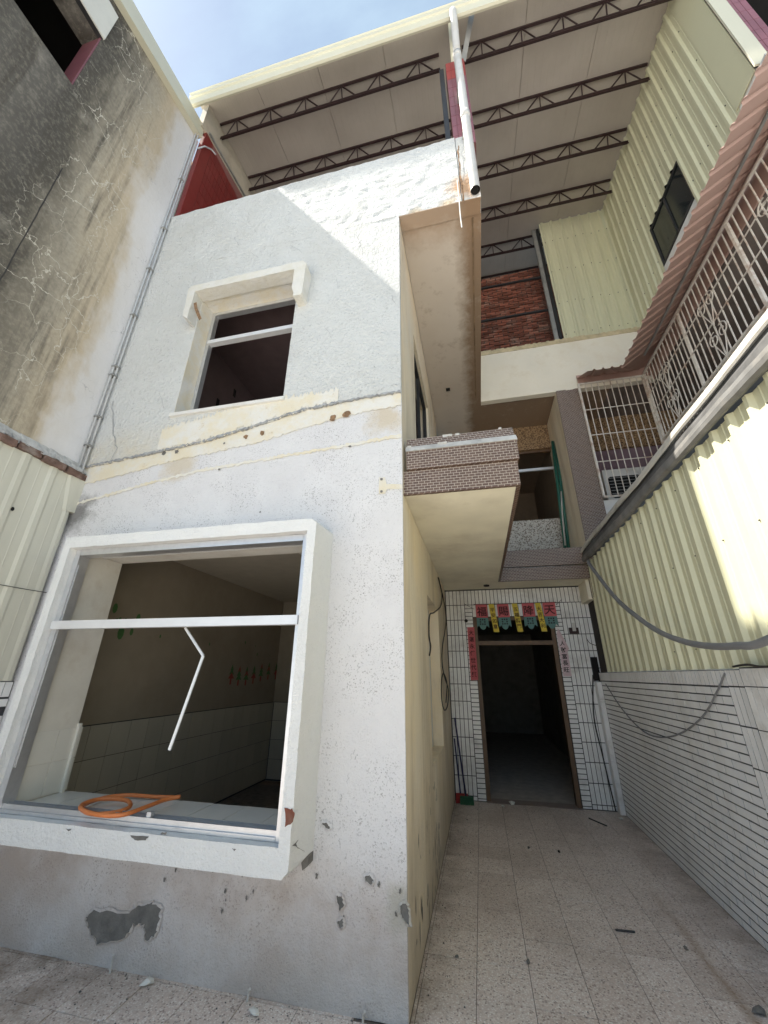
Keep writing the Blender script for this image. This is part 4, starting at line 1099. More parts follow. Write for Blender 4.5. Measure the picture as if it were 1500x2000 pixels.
for r in range(24):
    for k in range(4):
        zz = 1.40-TP*(r+.5); yy = 2.695-.2365*k-(.118 if r % 2 else 0)
        if zz > .02 and yy > 1.2: piece('tile', XL+.034, yy-.118, zz, .008, .2305, TP-.006, WTILE, nb)
# conduit pair down the corner
cd = thing('conduit', (XL+.03, 2.64, 3.2), 'thin grey conduit pair running down the corner beside stained plaster wall', 'pipe')
for dx, dy in ((.025, -.10), (.052, -.075)):
    MB().tube([(XL+dx, YF+dy, 3.32), (XL+dx, YF+dy, 6.0), (XL+dx, YF+dy, 9.42), (XL+dx+.02, YF+dy+.02, 9.50)], .011, 7).build('pipe', GPVC, cd, True)
for zz in (3.7, 4.05, 4.6, 4.72, 5.5, 6.3, 7.1, 8.2): MB().box(XL+.008, XL+.068, YF-.115, YF-.058, zz, zz+.018).build('clamp', STEELG, cd)
MB().tube([at(386, 290, y=2.66), at(400, 286, y=2.72), at(413, 292, y=2.85), at(421, 302, y=2.9)], .012, 7).build('pipe_elbow', GPVC, cd, True)
MB().tube([at(414, 305, y=3.0), at(405, 345, y=3.02), at(399, 370, y=3.02)], .008, 6).build('cable_tail', GPVC, cd)

# ================================================================== right boundary wall
bwall = thing('boundary_wall', (XR+.1, 3.0, 0), 'low wall clad in grey white glazed tiles along the passage', 'wall')
MB().box(XR+.0012, XR+.16, -1.6, YS+.55, 0, 1.652).build('wall_core', GROUT, bwall)
PY = 3.36; rows_t = []
for r in range(27):
    zt = 1.540-.0572*r; zb = zt-.0572
    off = .118 if r % 2 else 0
    y = PY+.002-off
    while y < YD-.15:
        a, b = max(PY+.002, y), min(y+.2365, YD-.15)
        if b-a > .03: rows_t.append((a, b, zb, zt))
        y += .2365
y = PY
while y < YD-.15:
    rows_t.append((y, y+TP, 1.543, 1.650)); y += TP
y = PY-TP
while y > 2.6:
    for r in range(7):
        zt = 1.650-(.105 if r else 0)-(TH*(r-1) if r > 1 else 0); zb = zt-(.105 if r == 0 else TH)
        if zb < 0: zb = .003
        if zt-zb > .02: rows_t.append((y, y+TP, zb, zt))
    y -= TP
def vis(t):
    yc, zc_ = (t[0]+t[1])/2, (t[2]+t[3])/2
    d = Vector((XR, yc, zc_-CAMZ)); q = d.dot(fw)
    if q <= 0: return 1e9
    u = 750+FPX*d.dot(RT)/q; v = 1000-FPX*d.dot(UP)/q
    return d.length if (u < 1540 and v < 2040) else 1e6+d.length
rows_t.sort(key=vis)
rest = MB()
for k, (a, b, zb, zt) in enumerate(rows_t):
    if k < 300: piece('tile', XR+.003, (a+b)/2, (zb+zt)/2, .008, b-a-.0075, zt-zb-.0095, RTILE, bwall)
    else: rest.box(XR-.001, XR+.0008, a+.0018, b-.0018, zb+.0048, zt-.0048)
tag(rest.build('tiling', RTILE, bwall), kind='stuff')
MB().box(XR-.055, XR+.0005, 2.2, 3.07, .0, 1.66).build('pier', GROUT, bwall)
for k in range(14):
    for r in range(7):
        zt = 1.655-(.105 if r else 0)-(TH*(r-1) if r > 1 else 0); zb = max(.004, zt-(.105 if r == 0 else TH))
        if zt-zb < .02: continue
        piece('tile', XR-.0535, 3.068-TP*(k+.5), (zb+zt)/2, .008, TP-.005, zt-zb-.006, WTILE, bwall)
# sheet cladding of the lean-to above it
shed = thing('lean_to_cladding', (XR+.1, 3, 1.66), 'cream ribbed steel siding standing on the tiled boundary wall', 'siding')
for k in range(10):
    a = -1.4+.76*k; b = min(a+.76, YS+.16)
    if b-a < .1: continue
    corr('x', a, b, 1.655, 3.135, XR+.03, -1, pitch=.19, amp=.028, phase=.05).build('steel_sheet', CORR, shed)
sc = MB()
for k in range(22):
    for zz in (1.80, 2.45, 3.0):
        if (k*3+int(zz*10)) % 2: sc.box(XR+.022, XR+.029, .05+.19*k+.045*1.0, .05+.19*k+.052, zz, zz+.008)
tag(sc.build('screws', BWIRE, shed), kind='stuff')
MB().box(XR+.04, XR+.06, -1.4, YS+.5, 1.655, 3.1).build('backing', DARK, shed)
gt = thing('lean_to_gutter', (XR+.1, 3, 3.1), 'dented dark gutter with pale metal lip above ribbed siding', 'gutter')
N = 60; rd = random.Random(21)
def gl(prof, mat, name, wob):
    m = MB(); prev = None
    ph = rd.uniform(0, 6)
    for k in range(N+1):
        y = -1.4+(YS+.1+1.4)*k/N
        w = wob*(math.sin(y*2.3+ph)+.6*math.sin(y*5.1+ph*2)+.4*rd.uniform(-1, 1))
        cur = [(XR+a+w*.3, y, b+w) for a, b in prof]
        if prev:
            for i in range(len(cur)-1): m.quad(prev[i], prev[i+1], cur[i+1], cur[i])
        prev = cur
    return m.build(name, mat, gt)
gl([(-.01, 3.13), (-.035, 3.12), (-.058, 3.135), (-.063, 3.165), (-.058, 3.20), (-.04, 3.215)], GUTG, 'gutter_trough', .008)
gl([(-.045, 3.20), (-.04, 3.25), (-.02, 3.305)], MEMB, 'dark_gap_strip', .008)  # dark strip standing in for the shaded gap under the lip
gl([(-.050, 3.285), (-.058, 3.30), (-.05, 3.35), (.05, 3.372)], plain('pale_bent_lip', (.60, .58, .52), .5, var=.1, dirt=(.25, .23, .2), dscale=3), 'metal_lip', .012)
MB().box(XR+.0, 4.15, -1.4, YS+.1, 3.22, 3.25).build('lean_to_roof', MEMB, gt)

# ================================================================== right neighbour (mirrored twin)
TWS = plain('dark_soffit_plaster', (.20, .165, .145), .9, var=.25, scale=3)  # colour darkened so the space behind the bars reads as shade
tw = thing('twin_house', (4.2, YF, 0), 'mirrored neighbouring house on the right behind the barred balcony', 'house')
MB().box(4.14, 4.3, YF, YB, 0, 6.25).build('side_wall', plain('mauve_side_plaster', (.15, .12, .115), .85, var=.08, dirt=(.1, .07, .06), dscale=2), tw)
MB().box(2.045, 4.14, YB, YB+.15, 5.55, 6.25).build('brown_lintel_wall', PEB_B, tw)
MB().box(2.045, 4.14, YB, YB+.15, 3.0, 4.45).build('pebble_dash_panel', PEB_B, tw)
MB().box(2.045, 4.14, YB+.05, YB+.12, 4.45, 5.55).build('mauve_window_wall', plain('mauve_wall', (.22, .15, .18), .8, var=.1), tw)
MB().box(3.25, 4.14, YF+.1, YS, 3.4, 4.1).build('balcony_upstand', WSTRIP, tw)
MB().box(2.05, 3.25, YS+.02, YS+.1, 3.3, 4.1).build('balcony_upstand', WSTRIP, tw)
MB().box(2.05, 4.14, YS+.1, YB, 3.2, 3.4).build('balcony_slab', CONC, tw)
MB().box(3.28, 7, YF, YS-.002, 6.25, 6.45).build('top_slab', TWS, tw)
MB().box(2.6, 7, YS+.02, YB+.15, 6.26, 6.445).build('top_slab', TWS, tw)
MB().box(3.315, 3.40, YF+.1, YS-.003, 6.452, 7.555).build('side_parapet', WSTRIP, tw)
MB().box(3.315, 7, YF-.04, YF+.0975, 6.252, 7.47).build('front_parapet', WHITE_UP, tw)
MB().box(4.3, 7, YF, YF+.2, 0, 6.25).build('front_wall', WHITE_UP, tw)
cl = MB().box(3.42, 3.62, 2.78, 2.98, 7.475, 10.4).build('tiled_column', REDG, tw)
for i in range(3):
    for r in range(12): piece('tile', 3.425+.064*(i+.5), 2.777, 7.48+.2315*(r+.5), .059, .007, .225, MARO, cl)
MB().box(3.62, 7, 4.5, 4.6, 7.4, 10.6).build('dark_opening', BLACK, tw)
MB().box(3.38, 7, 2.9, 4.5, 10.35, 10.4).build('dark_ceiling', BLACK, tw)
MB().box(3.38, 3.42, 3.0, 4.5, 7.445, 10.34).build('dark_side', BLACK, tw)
# corrugated enclosure of its top floor
up_ = thing('top_floor_cladding', (3.3, 4.5, 7.4), 'tall cream ribbed steel cladding closing the top floor on the right', 'siding')
CX = 3.305
UW = (4.05, 5.04, 7.56, 8.43)
zz1 = lambda y: zc(y)-.01
corr('x', 3.10, UW[0], 7.20, 0, CX, -1, phase=.06, zfun=zz1).build('steel_sheet', CORR, up_)
corr('x', UW[0]+.0005, UW[1], UW[3], 0, CX, -1, phase=.06, zfun=zz1).build('steel_sheet', CORR, up_)
MB().box(CX+.035, CX+.05, 2.99, YS+.03, 7.56, 10.25).build('backing', BLACK, up_)  # added black sheet, blocks light leaking in around the window
corr('x', UW[1]+.0005, YS+.02, 7.20, 0, CX, -1, phase=.06, zfun=zz1).build('steel_sheet', CORR, up_)
MB().hexa([(CX-.012, 2.80, 7.475), (CX-.004, 2.80, 7.475), (CX-.004, 3.13, 7.475), (CX-.012, 3.13, 7.475), (CX-.012, 2.80, zc(2.8)-.02), (CX-.004, 2.80, zc(2.8)-.02), (CX-.004, 3.13, zc(3.13)-.02), (CX-.012, 3.13, zc(3.13)-.02)]).build('flat_sheet', CORR, up_)
MB().box(CX-.03, 3.43, 2.752, 2.772, 7.475, 10.3).build('corner_flashing', FLASH, up_)
corr('y', 2.02, CX-.004, 7.39, zc(YS)-.01, YS+.04, -1, phase=.03).build('back_steel_sheet', CORR, up_)
sc = MB()
for k in range(9):
    for zz in (7.5, 8.3, 9.2, 10.1):
        sc.box(2.06+.15*k-.005, 2.06+.15*k+.005, YS+.0, YS+.012, zz+.02*(k % 3), zz+.012+.02*(k % 3))
for k in range(14):
    for zz in (7.7, 8.8, 9.6): sc.box(CX-.036, CX-.028, 3.2+.19*k-.035, 3.2+.19*k-.025, zz, zz+.012)
tag(sc.build('screws', BWIRE, up_), kind='stuff')
wn = MB().box(CX+.02, CX+.03, UW[0]+.002, UW[1]-.002, UW[2]+.002, UW[3]-.002).build('window_glass', GLASS, up_)
for a, b in ((UW[0], UW[0]+.03), ((UW[0]+UW[1])/2-.015, (UW[0]+UW[1])/2+.015), (UW[1]-.03, UW[1])): MB().box(CX-.0, CX+.018, a+.003, b-.003, UW[2]+.004, UW[3]-.004).build('sash_bar', BSTEEL, wn)
MB().box(CX-.0, CX+.017, UW[0]+.034, UW[1]-.034, UW[2]+.004, UW[2]+.04).build('sash_bar', BSTEEL, wn)
MB().box(CX-.0, CX+.017, UW[0]+.034, UW[1]-.034, UW[3]-.04, UW[3]-.004).build('sash_bar', BSTEEL, wn)

# awning of pink brown ribbed sheets over the cage
aw = thing('awning', (2.9, 4, 6.1), 'pink brown ribbed sheet awning over the barred balcony', 'awning')
def awn_sheet(P0, P1, Q0, Q1, n, amp, name='awning_sheet'):
    """ribs run from edge P (outer) to edge Q (inner)"""
    P0, P1, Q0, Q1 = map(Vector, (P0, P1, Q0, Q1)); m = MB()
    nrm = (P1-P0).cross(Q0-P0).normalized()
    if nrm.z < 0: nrm = -nrm
    prof = [(0, 0), (.62, 0), (.72, 1), (.88, 1), (.98, 0)]
    ts = [(k+a)/n for k in range(n) for a, h in prof]+[1.]; hs = [h for k in range(n) for a, h in prof]+[0]
    for i in range(len(ts)-1):
        a = P0.lerp(P1, ts[i])+nrm*amp*hs[i]; b = P0.lerp(P1, ts[i+1])+nrm*amp*hs[i+1]
        c = Q0.lerp(Q1, ts[i+1])+nrm*amp*hs[i+1]; d = Q0.lerp(Q1, ts[i])+nrm*amp*hs[i]
        m.quad(a, b, c, d); o = nrm*.002
        m.quad(a+o, b+o, c+o, d+o); m.quad(a, b, b+o, a+o); m.quad(c, d, d+o, c+o)
    return m.build(name, AWN, aw)
ya, yb = 1.95, 5.35
nsh = 5
for k in range(nsh):
    a = ya+(yb-ya)*k/nsh; b = ya+(yb-ya)*(k+1)/nsh
    awn_sheet((2.47, a, 5.945), (2.47, b+.004, 5.945), (3.20, a, 6.47), (3.20, b+.004, 6.47), 4, .022)
awn_sheet((2.05, 5.50, 6.11), (2.56, 5.50, 6.11), (2.05, 6.06, 6.44), (3.05, 6.06, 6.44), 4, .022)
awn_sheet((2.56, 5.50, 6.11), (2.472, 5.352, 5.95), (3.05, 6.06, 6.44), (3.20, 5.352, 6.47), 2, .022)
awn_sheet((3.04, 6.06, 6.445), (3.20, 5.36, 6.475), (3.25, 6.06, 6.50), (3.26, 5.36, 6.50), 2, .01)
MB().bar((3.10, 2.0, 6.36), (3.10, 6.05, 6.36), .03).build('awning_rail', STEELG, aw)
MB().box(3.215, 3.235, 1.95, 6.045, 6.2, 6.52).build('closing_strip', AWN, aw)
MB().box(2.06, 3.235, 6.047, 6.062, 6.30, 6.50).build('closing_strip', AWN, aw)
MB().bar((2.85, 2.0, 6.185), (2.85, 5.4, 6.185), .025).build('awning_rail', STEELG, aw)

# security cage
cg = thing('security_cage', (2.6, 5.9, 4.1), 'rusty white iron security grille around the upper balcony on the right', 'grille')
GX, GZ0, GZ1 = 3.08, 4.14, 6.30
def cbar(a, b, r, name='bar', n=5): return MB().tube([a, b], r, n).build(name, WHITEG, cg)
xs_ = [2.06+(3.06-2.06)*k/10 for k in range(11)]
for k, x in enumerate(xs_): cbar((x, YS-.03, GZ0), (x, YS-.03, GZ1), .008 if 0 < k < 10 else .022)
for zz in (GZ0, 4.75, 5.25, 5.75, GZ1): cbar((2.06, YS-.03, zz), (3.06, YS-.03, zz), .009 if GZ0 < zz < GZ1 else .018, 'rail')
ny = 42
for k in range(ny+1):
    y = YS-.06-(YS-.06-1.75)*k/ny
    thick = k % 12 == 0
    cbar((GX, y, GZ0), (GX, y, GZ1), .024 if thick else .008, 'post' if thick else 'bar')
for zz, r in ((GZ0, .02), (4.72, .009), (5.02, .022), (5.55, .009), (5.88, .009), (GZ1, .02)): cbar((GX-.012, 1.75, zz), (GX-.012, YS-.05, zz), r, 'rail')
def scroll(cy, cz, s, fl_):
    m = MB()
    for sg in (1, -1):
        P = []
        for k in range(22):
            t = k/21*2.6*math.pi; r = s*(.10+.030*t)
            P.append((GX-.02, cy+sg*(.30*s+fl_*.0)+sg*r*math.cos(t), cz+.35*s+r*math.sin(t)))
        m.tube(P, .0075, 5)
    m.tube([(GX-.02, cy-.42*s, cz+.2*s), (GX-.02, cy, cz-.9*s), (GX-.02, cy+.42*s, cz+.2*s)], .0075, 5)
    m.tube([(GX-.02, cy, cz-.9*s), (GX-.02, cy, cz+.8*s)], .0075, 5)
    return m.build('scroll_ornament', WHITEG, cg)
for cy in (5.45, 4.25, 3.05):
    for cz in (4.55, 5.25, 5.75): scroll(cy, cz, .28, 1)
# air conditioner seen through the bars
ac = thing('air_conditioner', (2.55, 6.55, 4.12), 'boxy grey white outdoor air conditioner behind the iron bars', 'air conditioner')
MB().box(2.20, 2.95, 6.30, 6.62, 4.10, 4.72).build('casing', plain('grey_white_casing', (.60, .59, .56), .5, var=.05, dirt=(.4, .37, .33), dscale=4), ac)
MB().poly([(2.50+.24*max(-1, min(1, 1.35*math.cos(t))), 6.297, 4.40+.19*max(-1, min(1, 1.35*math.sin(t)))) for t in [2*math.pi*k/28 for k in range(28)]]).build('vent_opening', BLACK, ac)
for k in range(7): MB().bar((2.27, 6.286, 4.23+.055*k), (2.73, 6.286, 4.23+.055*k), .006).build('guard_bar', STEELG, ac)
MB().box(2.15, 3.0, 6.25, 6.66, 3.98, 4.095).build('shelf', WSTRIP, ac)

# ================================================================== pipes, cables
dp = thing('downpipe', (.34, 2.58, 6.22), 'white plastic rain downpipe with open lower end beside tiled column', 'pipe')
MB().tube([(.335, 2.40, 9.86), (.335, 2.40, 9.76), (.338, 2.43, 9.62), (.34, 2.56, 9.30), (.34, 2.585, 9.18)], .048, 14).build('offset_bend', PVC, dp, True)
MB().tube([(.34, 2.585, 9.20), (.34, 2.585, 6.22)], .05, 16, hollow=True).build('pipe', PVC, dp, True)
MB().tube([(.34, 2.585, 6.23), (.34, 2.585, 6.45)], .046, 14).build('pipe_bore', BLACK, dp)
for zz, h in ((9.10, .10), (7.60, .12)): MB().tube([(.34, 2.585, zz), (.34, 2.585, zz+h)], .056, 16).build('coupling', PVC, dp, True)
for zz in (7.38, 8.4): MB().box(.285, .395, 2.60, 2.68 if zz < 7.5 else 2.76, zz, zz+.02).build('clamp', STEELG, dp)
MB().tube([at(891, 300, y=2.66), at(889, 340, y=2.66), at(893, 400, y=2.63), at(899, 425, y=2.6), at(901, 444, y=2.6)], .007, 6).build('wire', PVC, dp) if False else None
one(MB().tube([at(893, 352, y=2.665), at(897, 395, y=2.66), at(899, 420, y=2.655), at(902, 444, y=2.65)], .006, 6), 'hanging_wire', WSTRIP, 'short white wire dangling from rusty parapet joint below the downpipe', 'wire')
gp = thing('green_pipe', (1.55, 6.75, 3.4), 'dark green pipe pair standing on the balcony beside the cream party wall', 'pipe')
for d in (0, .055): MB().tube([at(1083, 885, y=6.8)+Vector((d, 0, .25)), at(1102, 1066, y=6.75)+Vector((d, 0, -.2))], .026, 10).build('pipe', GREENP, gp, True)
MB().tube([at(1096, 960, y=6.72), at(1098, 1000, y=6.7), at(1104, 1065, y=6.7)], .012, 7).build('white_hose', PVC, gp, True)

def smooth_pts(P, n=8):
    P = [Vector(p) for p in P]; Q = []
    for i in range(len(P)-1):
        p0, p1, p2, p3 = P[max(i-1, 0)], P[i], P[i+1], P[min(i+2, len(P)-1)]
        for k in range(n):
            t = k/n
            Q.append(.5*((2*p1)+(-p0+p2)*t+(2*p0-5*p1+4*p2-p3)*t*t+(-p0+3*p1-3*p2+p3)*t**3))
    Q.append(P[-1]); return Q
cab = [(1.66, 6.0, 3.14), at(1152, 1103, x=1.50), at(1200, 1165, x=1.46), at(1245, 1205, x=1.44), at(1290, 1235, x=1.43), at(1340, 1254, x=1.42), at(1390, 1262, x=1.41), at(1440, 1261, x=1.40), at(1500, 1250, x=1.40), Vector((1.42, 1.6, 1.95)), Vector((1.45, .6, 2.3))]
one(MB().tube(smooth_pts(cab), .021, 10), 'thick_cable', CABLE, 'thick grey cable sagging in front of the cream ribbed siding', 'cable', smooth=True)
th_ = [at(1183, 1336, x=XR-.012), at(1215, 1385, x=XR-.015), at(1255, 1427, x=XR-.018), at(1290, 1440, x=XR-.02), at(1330, 1432, x=XR-.02), at(1372, 1400, x=XR-.02), at(1400, 1352, x=XR-.018), at(1415, 1316, x=XR-.012)]
one(MB().tube(smooth_pts(th_), .0065, 6), 'thin_cable', CABLE, 'thin grey wire drooping across the grey tiled boundary wall', 'cable', smooth=True)
one(MB().tube(smooth_pts([at(1432, 1302, x=XR-.045), at(1460, 1298, x=XR-.06), at(1490, 1302, x=XR-.07), Vector((XR-.08, 2.4, 1.66))]), .007, 6), 'black_cable', BWIRE, 'short black cable lying along the top of the tiled pier', 'cable', smooth=True)
wr = [at(856, 1128, x=XC+.012), at(863, 1160, x=XC+.014), at(861, 1183, x=XC+.02), at(848, 1196, x=XC+.012), at(839, 1202, x=XC+.012), at(838, 1240, x=XC+.012), at(841, 1262, x=XC+.012), at(839, 1280, x=XC+.012)]
one(MB().tube(smooth_pts(wr), .008, 6), 'side_wire', BWIRE, 'black wire running over the blocked window on the cream side wall', 'cable', smooth=True)
wr2 = [at(857, 1130, x=XC+.02), at(868, 1180, x=XC+.03), at(871, 1215, x=XC+.02), at(864, 1265, x=XC+.02), at(864, 1300, x=XC+.02), at(869, 1325, x=XC+.03), at(876, 1348, x=XC+.03), at(874, 1378, x=XC+.02), at(868, 1387, x=XC+.02), at(863, 1368, x=XC+.02), at(862, 1335, x=XC+.02), at(866, 1315, x=XC+.02), at(873, 1335, x=XC+.03), at(871, 1372, x=XC+.02)]
one(MB().tube(smooth_pts(wr2), .007, 6), 'looped_wire', BWIRE, 'coil of black wire hanging near the entrance on the side wall', 'cable', smooth=True)
dr_ = [at(1168, 1368, y=YD-.02), at(1163, 1340, y=YD-.02)]
one(MB().tube(smooth_pts([at(1158, 1318, y=YD-.02), at(1160, 1400, y=YD-.025), at(1178, 1480, y=YD-.025), at(1203, 1585, y=YD-.03)]), .009, 6), 'black_rod', BWIRE, 'slim black rod leaning on the white tiles right of the door', 'rod')
# meter box remains by the entrance
one(MB().box(1.585, 1.665, YD-.05, YD-.009, 1.545, 1.86), 'broken_switch_box', BLACK, 'dark broken switch box above the tiled pier beside the ribbed siding', 'switch box')
ic = thing('intercom', (1.37, YD-.03, 2.17), 'dark intercom box with pale upright handset on white tiles', 'intercom')
MB().box(1.355, 1.485, YD-.05, YD-.008, 2.19, 2.275).build('box', plain('maroon_plastic', (.035, .012, .014), .4), ic)
MB().box(1.40, 1.445, YD-.07, YD-.0505, 2.225, 2.345).build('handset', PVC, ic)
MB().tube(smooth_pts([at(1145, 1246, y=YD-.02), at(1152, 1256, y=YD-.02), at(1165, 1261, y=YD-.02)]), .005, 5).build('wire', BWIRE, ic)
MB().tube([(-.158, YD-.012, 2.41), (-.158, YD-.0085, 2.41)], .027, 16).build('cable_hole', BLACK, ew)

# ================================================================== paper banners and couplets over the door
BY = YD-.05
def banner(cx, ch, label, z0=2.655, tilt=0.):
    w = .178; t = thing('red_banner', (cx, BY, z0-.42), label, 'banner', 'red and teal hanging banners over the door')
    def q(a, z): return (cx+a+tilt*(z0-z), BY, z)
    red = MB().prism([q(-w/2, z0), q(w/2, z0), q(w/2, z0-.205), q(-w/2, z0-.205)], (0, .0015, 0)).build('red_paper', PINKP, t)
    zb = z0-.207
    pts = [q(-w/2, zb), q(w/2, zb), q(w/2+.004, z0-.36), q(w/3.1, z0-.325), q(w/5, z0-.375), q(0, z0-.395), q(-w/5, z0-.375), q(-w/3.1, z0-.325), q(-w/2-.004, z0-.36)]
    te = MB().prism(pts, (0, .0015, 0)).build('teal_paper', TEALP, t)
    glyph(ch, cx+tilt*.1, BY-.0012, z0-.11, .155, INK, red)
    for i in range(3):
        for j in range(3):
            if i == j == 1: continue
            a, b = (i-1)*.034+cx+tilt*.27, z0-.272+(j-1)*.034
            MB().poly([(a-.011, BY-.001, b-.011), (a+.011, BY-.001, b-.011), (a+.011, BY-.001, b+.011), (a-.011, BY-.001, b+.011)]).build('ink_dot', INKB, te)
    return t
for (u0, u1, ch, lb) in [(927, 951, '福', 'red and teal paper banner at the far left over the door'),
                         (970, 994, '賜', 'red and teal paper banner second from left over the door'),
                         (1019, 1044, '降', 'red and teal paper banner third from left over the door'),
                         (1058, 1085, '天', 'red and teal paper banner at the far right over the door')]:
    p = at((u0+u1)/2, 1183, y=BY); tb_ = banner(p.x, ch, lb, 2.655, .02); tb_.rotation_euler = (random.uniform(-.05, .02), random.uniform(-.02, .02), random.uniform(-.16, .16))
for (u0, u1, tx, lb) in [(954, 965, '平安如意', 'narrow yellow paper strip between the two left banners'),
                         (999, 1011, '五福臨門', 'narrow yellow paper strip in the middle of the banner row'),
                         (1045, 1056, '大吉大利', 'narrow yellow paper strip between the two right banners')]:
    p = at((u0+u1)/2, 1183, y=BY); w = .082; z0 = 2.655; tl = .10
    t = thing('yellow_banner', (p.x, BY, z0-.43), lb, 'banner', 'yellow hanging strips over the door')
    q = lambda a, z: (p.x+a+tl*(z0-z), BY-.004, z)
    pa = MB().prism([q(-w/2, z0), q(w/2, z0), q(w/2, z0-.43), q(-w/2, z0-.43)], (0, .0015, 0)).build('yellow_paper', YELP, t)
    for k, ch in enumerate(tx): glyph(ch, p.x+tl*(.085+.085*k), BY-.0052, z0-.09-.085*k, .07, INK, pa)
one(MB().tube([(-.17, YD-.02, 2.68), (-.02, BY, 2.585), (-.02, BY, 2.66), (.6, BY+.002, 2.658), (1.23, BY, 2.66), (1.23, BY, 2.62), (1.32, YD-.02, 2.70)], .004, 5), 'banner_string', BWIRE, 'dark string tied across the door top carrying the banners', 'string')
ct = thing('pink_couplet', (-.10, YD-.012, 1.53), 'pink red paper couplet pasted on the left door jamb', 'couplet')
pa = MB().prism([(-.150, YD-.0105, 2.31), (-.038, YD-.0105, 2.31), (-.040, YD-.0105, 1.535), (-.150, YD-.0105, 1.530)], (0, .001, 0)).build('paper', PINKP, ct)
for k, ch in enumerate('大運永傳世代興'): glyph(ch, -.094, YD-.0118, 2.225-.102*k, .078, INK, pa)
ct = thing('faded_couplet', (1.235, YD-.012, 1.6), 'faded pale pink couplet peeling on the right door jamb', 'couplet')
pa = MB().prism([(1.175, YD-.0105, 2.20), (1.205, YD-.0105, 2.26), (1.292, YD-.0105, 1.90), (1.292, YD-.0105, 1.60), (1.178, YD-.0105, 1.60)], (0, .001, 0)).build('paper', PALEP, ct)
for k, ch in enumerate('人財富長旺'): glyph(ch, 1.235, YD-.0118, 2.055-.092*k, .078, INKB, pa)
MB().prism([(1.195, YD-.02, 2.27), (1.215, YD-.03, 2.25), (1.31, YD-.045, 1.98), (1.285, YD-.02, 1.93)], (0, .001, 0)).build('peeling_edge', PALEP, ct)

# ================================================================== small things
bs = at(1000, 1000, z=0) if False else None
hs = thing('orange_hose', (-2.5, 2.75, .76), 'orange garden hose coiled on the inner window sill', 'hose')
HZ = W1[2]+.010+.017
P = [at(u, v, z=HZ+.003*k) for k, (u, v) in enumerate([(338, 1557), (300, 1556), (250, 1553), (205, 1558), (168, 1570), (160, 1582), (185, 1590), (228, 1586), (254, 1575), (246, 1563), (205, 1560), (172, 1566), (157, 1577), (180, 1589), (235, 1592), (285, 1576), (322, 1562), (352, 1556)])]
P[0].z = HZ
MB().tube(smooth_pts(P, 6), .0125, 9).build('tube', ORANGE, hs, True)
bst = thing('bent_strip', (-1.95, 2.47, 1.15), 'bent white aluminium strip dangling from the window transom', 'metal strip')
s0, s1, s2_ = at(362, 1226, y=2.50), at(397, 1281, y=2.46), at(331, 1465, y=2.44)
MB().bar(s0, s1, .016, .010, (0, 1, 0)).build('upper_piece', ALUW, bst); MB().bar(s1, s2_, .018, .010, (0, 1, 0)).build('lower_piece', ALUW, bst)
br = thing('broom', (-.33, 6.5, 0), 'broom with dark blue handle and green bristles leaning beside the door', 'broom')
MB().tube([at(888, 1402, y=6.56), at(911, 1562, y=6.50)], .012, 8).build('handle', BLUEP, br, True)
MB().box(-.40, -.22, 6.40, 6.47, .002, .065).build('bristles', GRNB, br)
MB().box(-.40, -.22, 6.41, 6.46, .066, .09).build('head', GRNB, br)
dpn = thing('dustpan', (-.42, 6.5, 0), 'small red dustpan on the floor behind the broom', 'dustpan')
MB().hexa([(-.46, 6.44, .003), (-.30, 6.48, .003), (-.30, 6.58, .003), (-.46, 6.58, .003), (-.46, 6.44, .012), (-.30, 6.48, .012), (-.30, 6.58, .09), (-.46, 6.58, .09)]).build('pan', REDP, dpn)
MB().tube([(-.40, 6.57, .09), (-.445, 6.59, .75)], .011, 7).build('handle', BLUEP, dpn)
def chunk(u, v, s, label, mat=CHIP, flat=.45, seed=0, name='plaster_chunk', cat='rubble'):
    p = at(u, v, z=0); rd = random.Random(seed); m = MB()
    bm = bmesh.new(); bmesh.ops.create_icosphere(bm, subdivisions=1, radius=1)
    a = rd.uniform(0, 6)
    for v_ in bm.verts:
        k = 1+rd.uniform(-.45, .30); x, y, z = v_.co*k
        X, Y = x*s*1.35, y*s*.8
        m.v.append((p.x+X*math.cos(a)-Y*math.sin(a), p.y+X*math.sin(a)+Y*math.cos(a), max(.001, .003+s*flat*(z+.75))))
    m.f = [tuple(v_.index for v_ in f.verts) for f in bm.faces]; bm.free()
    return one(m, name, mat, label, cat)
chunk(285, 1925, .034, 'white plaster chunk on the floor below the bare wall patch', seed=1)
chunk(495, 1984, .030, 'white plaster chunk at the bottom edge of the picture', seed=2)
chunk(1000, 1572, .05, 'crumpled white scrap lying at the door threshold', seed=3, name='paper_scrap', cat='scrap')
chunk(982, 1576, .03, 'small white scrap beside the crumpled one at the threshold', seed=13, name='paper_scrap', cat='scrap')
chunk(1214, 1602, .035, 'small white chip at the foot of the tiled pier', seed=4)
chunk(1483, 1981, .03, 'dark pebble at the lower right corner of the floor', PEEL, seed=5, name='pebble', cat='pebble')
chunk(1032, 1883, .016, 'dark pebble in the middle foreground of the floor', PEEL, .7, seed=6, name='pebble', cat='pebble')
chunk(1092, 1666, .022, 'black lump on the floor in front of the door', BLACK, .6, seed=7, name='pebble', cat='pebble')
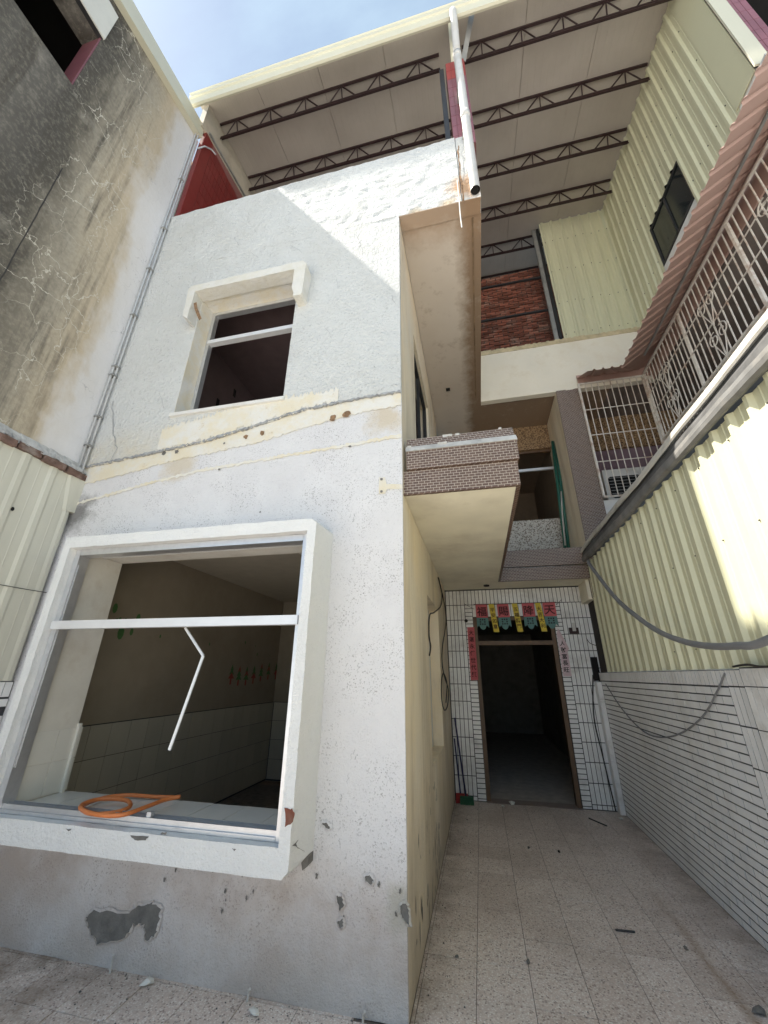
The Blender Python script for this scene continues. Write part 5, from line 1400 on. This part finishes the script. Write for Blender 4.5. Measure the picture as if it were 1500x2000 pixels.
chunk(1340, 1856, .018, 'small dark clod on the floor near the ochre water mark', PEEL, .6, seed=8, name='pebble', cat='pebble')
chunk(1033, 1658, .018, 'tiny dark clod on the floor left of the black lump', PEEL, .6, seed=18, name='pebble', cat='pebble')
chunk(892, 1871, .014, 'tiny dark clod on the floor near the peeling side wall', PEEL, .6, seed=19, name='pebble', cat='pebble')
def stick(u0, v0, u1, v1, r, mat, label): one(MB().tube([at(u0, v0, z=r), at(u1, v1, z=r)], r, 6), 'stick', mat, label, 'stick')
stick(1202, 1816, 1240, 1820, .006, BSTEEL, 'short dark metal strip lying in the middle of the passage floor')
stick(1150, 1598, 1185, 1613, .007, BSTEEL, 'dark stick lying on the floor in front of the tiled pier')
# plastic pipe stubs at the foot of the facade
for (u, v, lb, h) in [(216, 1893, 'bent white plastic stub at the wall foot on the far left', .07), (484, 1949, 'white plastic stub at the wall foot below the window corner', .045), (709, 1989, 'white plastic stub at the wall foot near the house corner', .045)]:
    p = at(u, v, y=YF-.05); p.z = .0
    one(MB().tube([p, p+Vector((0, 0, h*.7)), p+Vector((.012, -.012, h*1.2))], .006, 7), 'pipe_stub', PVC, lb, 'pipe stub')
# scattered grit nobody could count
gr = MB(); rd = random.Random(77)
for k in range(420):
    if k < 200: x, y = rd.uniform(-3.6, -.5), YF-.03-abs(rd.gauss(0, .18))
    elif k < 300: x, y = XC+.03+abs(rd.gauss(0, .12)), rd.uniform(2.7, 6.5)
    else: x, y = rd.uniform(-.4, 1.6), rd.uniform(2.6, 6.5)
    s = abs(rd.gauss(0, .0022))+.0012; a = rd.uniform(0, 3)
    gr.hexa([(x-s, y-s*.6, .0008), (x+s, y-s*.8, .0008), (x+s*.7, y+s, .0008), (x-s*.8, y+s*.7, .0008), (x-s*.6, y-s*.3, .001+s*.8), (x+s*.5, y-s*.4, .001+s*.9), (x+s*.4, y+s*.5, .001+s*.7), (x-s*.4, y+s*.4, .001+s*.8)])
tag(gr.build('grit', PEEL), 'fine dark grit scattered over the terrazzo floor', 'grit', kind='stuff')
